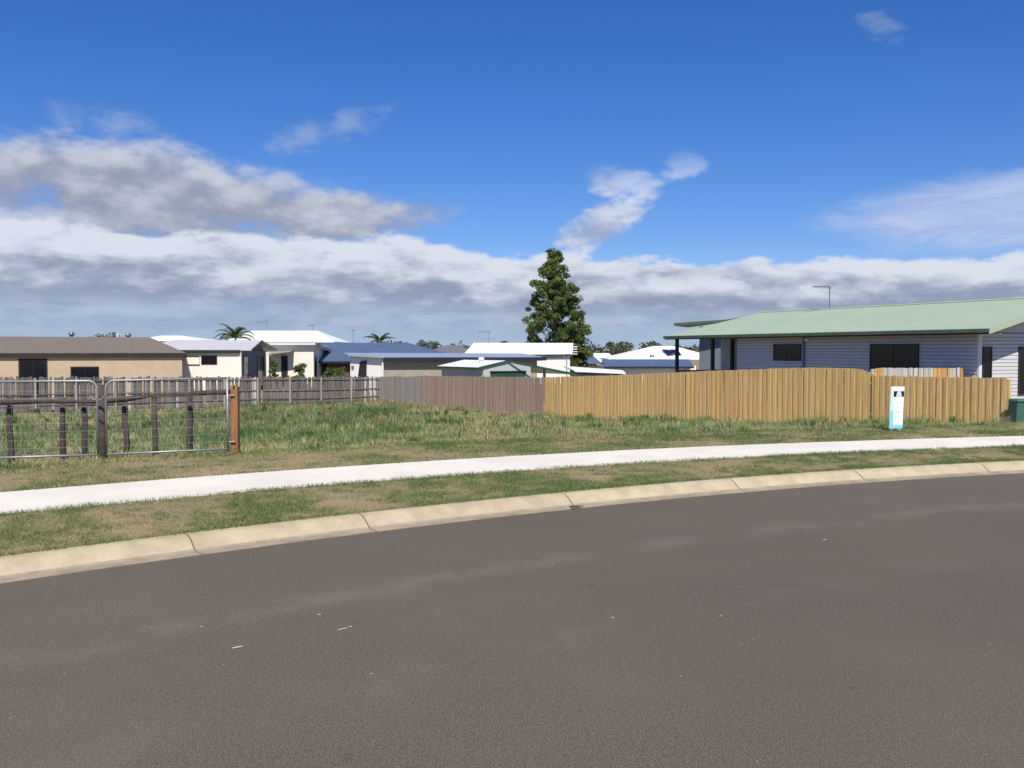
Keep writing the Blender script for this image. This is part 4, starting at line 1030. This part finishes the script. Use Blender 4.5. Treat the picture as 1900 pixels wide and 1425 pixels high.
for px, py, D, w, h, lab in ((790, 634, 175, 8, 4.2, 'olive bushy tree on the skyline over the long low building'), (742, 637, 185, 5, 3, 'small round tree on the skyline beside the smaller palm'),
                             (1105, 645, 190, 6, 3.2, 'thin tree on the skyline right of the tall tree'), (986, 632, 120, 2.4, 5, 'slender dark tree just left of the tall tree'),
                             (1142, 650, 160, 5, 3, 'dark bushy tree on the skyline above the small twin roofs'), (195, 621, 150, 7, 5, 'dark treetop peeping over the beige house roof'), (1082, 655, 99.5, 2.0, 4.5, 'leafy tree at the foot of the tall tree')):
    shrub('skyline_tree', lab, 'tree', px, py, D, w, h, 30, 90, .028*h**.5*D/60, 'far_leaf' if D > 130 else 'leaf', 'trees on the skyline', -1.3)
# distant tree line, one mass
cen = []; rad = []
for i in range(620):
    a = R(random.uniform(-52, 52)); D = random.uniform(330, 520); x = D*math.sin(a); y = D*math.cos(a)
    hh = 4.2+3.4*float(vnoise(a*40, 0, 1, 5))
    cen.append((x, y, -1.3+hh*random.uniform(.25, .8))); rad.append(random.uniform(2.2, 4))
V, Fc, T = leaf_cloud(cen, rad, 70, .75)
tl = link('distant_tree_line', np_mesh('distant_tree_line', V, Fc, M['far_leaf'], 4, T))
tag(tl, 'low distant belt of trees along the horizon behind the roofs', 'tree line', None, 'stuff')

# ------------------------------------------------------------------ grass
def in_view(x, y, m=2.5):
    return (y > 5) & (np.abs(x) < y*.575+m)
def blades(x, y, z, h, w, lean, tint, segs, jitter=.6):
    n = len(x); a = rng.uniform(0, 2*np.pi, n); la = rng.uniform(0, 2*np.pi, n)
    dx, dy = np.cos(a)*w/2, np.sin(a)*w/2; lx, ly = np.cos(la)*lean*h, np.sin(la)*lean*h
    B = np.stack([x, y, z-.01], 1); W = np.stack([dx, dy, 0*dx], 1)
    if segs == 1:
        V = np.stack([B-W, B+W, B+np.stack([lx, ly, h], 1)], 1).reshape(-1, 3)
        return V, np.arange(3*n).reshape(-1, 3), np.repeat(tint, 3)
    Mi = B+np.stack([lx*.3, ly*.3, h*.62], 1); Tp = B+np.stack([lx, ly, h*np.sqrt(np.clip(1-lean*lean*.35, .2, 1))], 1)
    V = np.stack([B-W, B+W, Mi-W*.75, Mi+W*.75, Tp], 1).reshape(-1, 3); o = (np.arange(n)*5)[:, None]
    Fc = np.concatenate([o+np.array([[0, 1, 3]]), o+np.array([[0, 3, 2]]), o+np.array([[2, 3, 4]])], 0)
    return V, Fc, np.repeat(tint, 5)
def fbm(x, y, sc, seed): return .5*vnoise(x, y, sc, seed)+.3*vnoise(x, y, sc*2.3, seed+1)+.2*vnoise(x, y, sc*5.1, seed+2)
def scatter(n, p0, p1, s0, s1):
    p = rng.uniform(p0, p1, n); f = rng.random(n); s = s0(p)+(s1(p)-s0(p))*f
    x, y = pos(p, s); k = in_view(x, y); return p[k], s[k], x[k], y[k]
def grass():
    # nature strip between kerb and footpath
    p, s, x, y = scatter(330000, -17, 17, lambda p: 0*p+KW-.03, lambda p: s_near(p)+.06*vnoise(p*7, p*0, 1, 9)+.015)
    f = fbm(x, y, 1.1, 21); g2 = fbm(x, y, 5.5, 31); c = f*.55+g2*.45
    edge = np.minimum((s-KW), (s_near(p)-s)); c = c+.015+np.clip(.22-edge, 0, .25)*.75
    keep = rng.random(len(x)) < np.clip((c-.26)*3.4, .34, 1)
    p, s, x, y, c, edge = (q[keep] for q in (p, s, x, y, c, edge)); n = len(x)
    over = (s > s_near(p)-.02) | (s < KW+.02)
    h = rng.uniform(.015, .050, n)*(.5+1.7*np.clip(c-.25, 0, .6)); w = rng.uniform(.005, .010, n)
    t = np.clip((c-.40)*3.6+.33+rng.normal(0, .2, n), 0, 1)
    A = blades(x, y, ground(x, y), h, w, np.where(t < .35, rng.uniform(.8, 3.2, n), rng.uniform(.2, 1.2, n)), t, 1)
    # mown band between footpath and the rank grass
    p, s, x, y = scatter(300000, -18, 19, lambda p: s_far(p)-.04, lambda p: s_far(p)+3.4)
    f = fbm(x, y, .9, 41); g2 = fbm(x, y, 5, 51); c = f*.55+g2*.45
    d = s-s_far(p)
    bare = np.exp(-((d-1.75)/.42)**2)*np.clip(1.15-(p+6.0)/7, 0, 1)           # worn dirt along the gate line
    c = c+.03-bare*.26+np.clip(.15-d, 0, .2)*.5
    keep = rng.random(len(x)) < np.clip((c-.24)*3.4, .28, 1)
    x, y, c, d = (q[keep] for q in (x, y, c, d)); n = len(x)
    h = rng.uniform(.02, .06, n)*(.6+1.0*np.clip(c-.2, 0, .6))*(1+np.clip(d-1.5, 0, 2)*.35); w = rng.uniform(.007, .013, n)
    t = np.clip((c-.40)*3.4+.40+rng.normal(0, .2, n), 0, 1)
    B = blades(x, y, ground(x, y), h, w, np.where(t < .35, rng.uniform(.8, 3.0, n), rng.uniform(.2, 1.2, n)), t, 1)
    for nm, (V, Fc, T), lab in (('mown_grass', A, 'short patchy mown grass between the kerb and the concrete footpath'), ('lot_edge_grass', B, 'short worn grass between the footpath and the long grass of the lot')):
        tag(link(nm, np_mesh(nm, V, Fc, M['mown'], 3, T)), lab, 'grass', None, 'stuff')
    # rank grass over the lot
    Vs = []; Fs = []; Ts = []; o = 0
    for n0, d0, d1, wm, hm in ((150000, 1.9, 6, 1, .8), (150000, 6, 14, 1.35, 1), (130000, 14, 26, 1.9, 1.15), (110000, 26, 47, 2.7, 1.25)):
        p, s, x, y = scatter(n0*2, -34, 24, lambda p: s_far(p)+d0, lambda p: s_far(p)+d1)
        # inside the boundaries
        ins = x < (fx(y)-.05)
        rx = (x-E5[0])*(-rd.y)+(y-E5[1])*rd.x; ins &= (rx > .15) if ((0-E5[0])*(-rd.y)+(0-E5[1])*rd.x) > 0 else (rx < -.15)
        p, s, x, y = (q[ins] for q in (p, s, x, y)); d = s-s_far(p)
        clump = fbm(x, y, .55, 61); tuft = vnoise(x, y, 2.2, 71)*.6+vnoise(x, y, 5, 72)*.4; dry = fbm(x, y, .33, 81)
        ramp = np.clip((d-1.9-1.2*(clump-.5))/2.4, 0, 1)
        left = np.clip((-x-1)/6, 0, 1)*np.clip((y-17)/6, 0, 1)*np.clip((26+x*1.2)/6, 0, 1)
        bushy = np.clip((clump-.52)*5, 0, 1)*np.clip((y-16)/8, 0, 1)
        h = (.07+.17*ramp)*(.5+.9*tuft)*(.75+.45*bushy)*hm + .16*left*tuft*np.clip((y-22)/15, 0, 1) + .10*bushy*ramp*tuft
        dens = np.clip(.35+.75*(tuft-.25), .12, 1)
        keep = rng.random(len(x)) < dens*.62
        x, y, h, tuft, dry, bushy, left, d = (q[keep] for q in (x, y, h, tuft, dry, bushy, left, d)); n = len(x)
        h = h*rng.uniform(.55, 1.25, n)
        wd = fbm(x, y, 1.3, 91); t = np.clip(.50+(dry-.5)*-1.7+(wd-.5)*1.1+bushy*.22+left*.34*np.clip((y-15)/5, 0, 1)-.16*np.clip(1-np.abs(d-4.5)/3.5, 0, 1)+rng.normal(0, .15, n), .06, 1)
        seed = (rng.random(n) < .10*left*(y > 33)) ; t = np.where(seed, .02, t); h = np.where(seed, h*1.25, h)
        V, Fc, T = blades(x, y, ground(x, y), h, rng.uniform(.007, .014, n)*wm, rng.uniform(.15, 1.0, n), t, 2)
        Vs.append(V); Fs.append(Fc+o); Ts.append(T); o += len(V)
    # separate tufts, fanning outward, scattered thickly through the lot
    p, s, x, y = scatter(2600, -34, 24, lambda p: s_far(p)+2.4, lambda p: s_far(p)+46)
    ins = (x < fx(y)-.3) & (((x-E5[0])*(-rd.y)+(y-E5[1])*rd.x)*((0-E5[0])*(-rd.y)+(0-E5[1])*rd.x) > 0) & (rng.random(len(x)) < np.clip(28/y, .3, 1))
    x, y = x[ins], y[ins]; nt_ = len(x); nb_ = 70
    R0 = rng.uniform(.10, .34, nt_); Hh = rng.uniform(.14, .40, nt_)*np.clip(.55+(y-15)/25, .55, 1.15); tc_ = np.clip(.54+(fbm(x, y, .5, 95)-.5)*2.4+.22*np.clip((-x-1)/6, 0, 1)*np.clip((y-17)/6, 0, 1)+rng.normal(0, .2, nt_), .12, 1)
    R0, Hh, tc_, cx_, cy_ = (np.repeat(q, nb_) for q in (R0, Hh, tc_, x, y)); n = len(cx_)
    a = rng.uniform(0, 6.283, n); q = R0*np.sqrt(rng.random(n))*.6; bx_, by_ = cx_+q*np.cos(a), cy_+q*np.sin(a); zb_ = ground(bx_, by_)-.01
    h = Hh*rng.uniform(.5, 1.15, n); sp = (R0*rng.uniform(.3, 1.3, n)); w = rng.uniform(.006, .012, n)*np.clip(by_/18, 1, 2.4)
    dx, dy = np.cos(a)*sp, np.sin(a)*sp; wx, wy = -np.sin(a)*w/2, np.cos(a)*w/2
    P0 = np.stack([bx_, by_, zb_], 1); W = np.stack([wx, wy, 0*wx], 1); Mi = P0+np.stack([dx*.35, dy*.35, h*.75], 1); Tp = P0+np.stack([dx, dy, h*rng.uniform(.75, 1.0, n)], 1)
    V = np.stack([P0-W, P0+W, Mi-W*.8, Mi+W*.8, Tp], 1).reshape(-1, 3); oo = (np.arange(n)*5)[:, None]
    Fs.append(np.concatenate([oo+np.array([[0, 1, 3]]), oo+np.array([[0, 3, 2]]), oo+np.array([[2, 3, 4]])], 0)+o); Vs.append(V); Ts.append(np.repeat(np.clip(tc_+rng.normal(0, .1, n), 0, 1), 5)); o += len(V)
    tag(link('rank_grass', np_mesh('rank_grass', np.concatenate(Vs), np.concatenate(Fs), M['rank'], 3, np.concatenate(Ts))), 'long uneven green and straw grass covering the vacant lot', 'grass', None, 'stuff')
    return
grass()
def tussock(px, py, w, hgt, n, label, t0):
    x0, y0 = gp(px, py, 0)
    for _ in range(6):
        x0, y0 = gp(px, py, gz(x0, y0))
    a = rng.uniform(0, 6.28, n); q = w/2*np.sqrt(rng.random(n)); x = q*np.cos(a); y = q*np.sin(a)*.7; z0 = gz(x0, y0)
    h = hgt*rng.uniform(.5, 1.15, n)*(1-.5*(q/(w/2))**2)
    V, Fc, T = blades(x, y, 0*x, h, rng.uniform(.008, .018, n)*max(1, y0/16), rng.uniform(.2, 1.0, n), np.clip(t0+rng.normal(0, .14, n), 0, 1), 2)
    tag(link('grass_tussock', np_mesh('grass_tussock', V, Fc, M['rank'], 3, T), None, (x0, y0, z0)), label, 'grass tuft', 'green tussocks in the lot')
for q in ((1338, 783, 2.0, .42, 1500, 'bright green tussock against the foot of the new fence', .88), (1100, 773, 2.4, .3, 1200, 'low green weed patch at the start of the new fence', .9),
          (1010, 805, 1.1, .30, 900, 'dark green tussock in the lot in front of the brown fence end', 1.0), (566, 812, .9, .28, 700, 'dark green tussock right of the gate post', 1.0),
          (822, 790, 1.7, .42, 1100, 'dark tussock below the brown fence in mid lot', .98), (690, 768, 3.5, .5, 1500, 'wide green clump before the silver stretch of fence', .9),
          (1240, 803, .5, .12, 260, 'small dark weed tuft near the footpath before the new fence', .97), (800, 815, .35, .14, 220, 'small dark weed in the straw grass of the lot', .97)): tussock(*q)
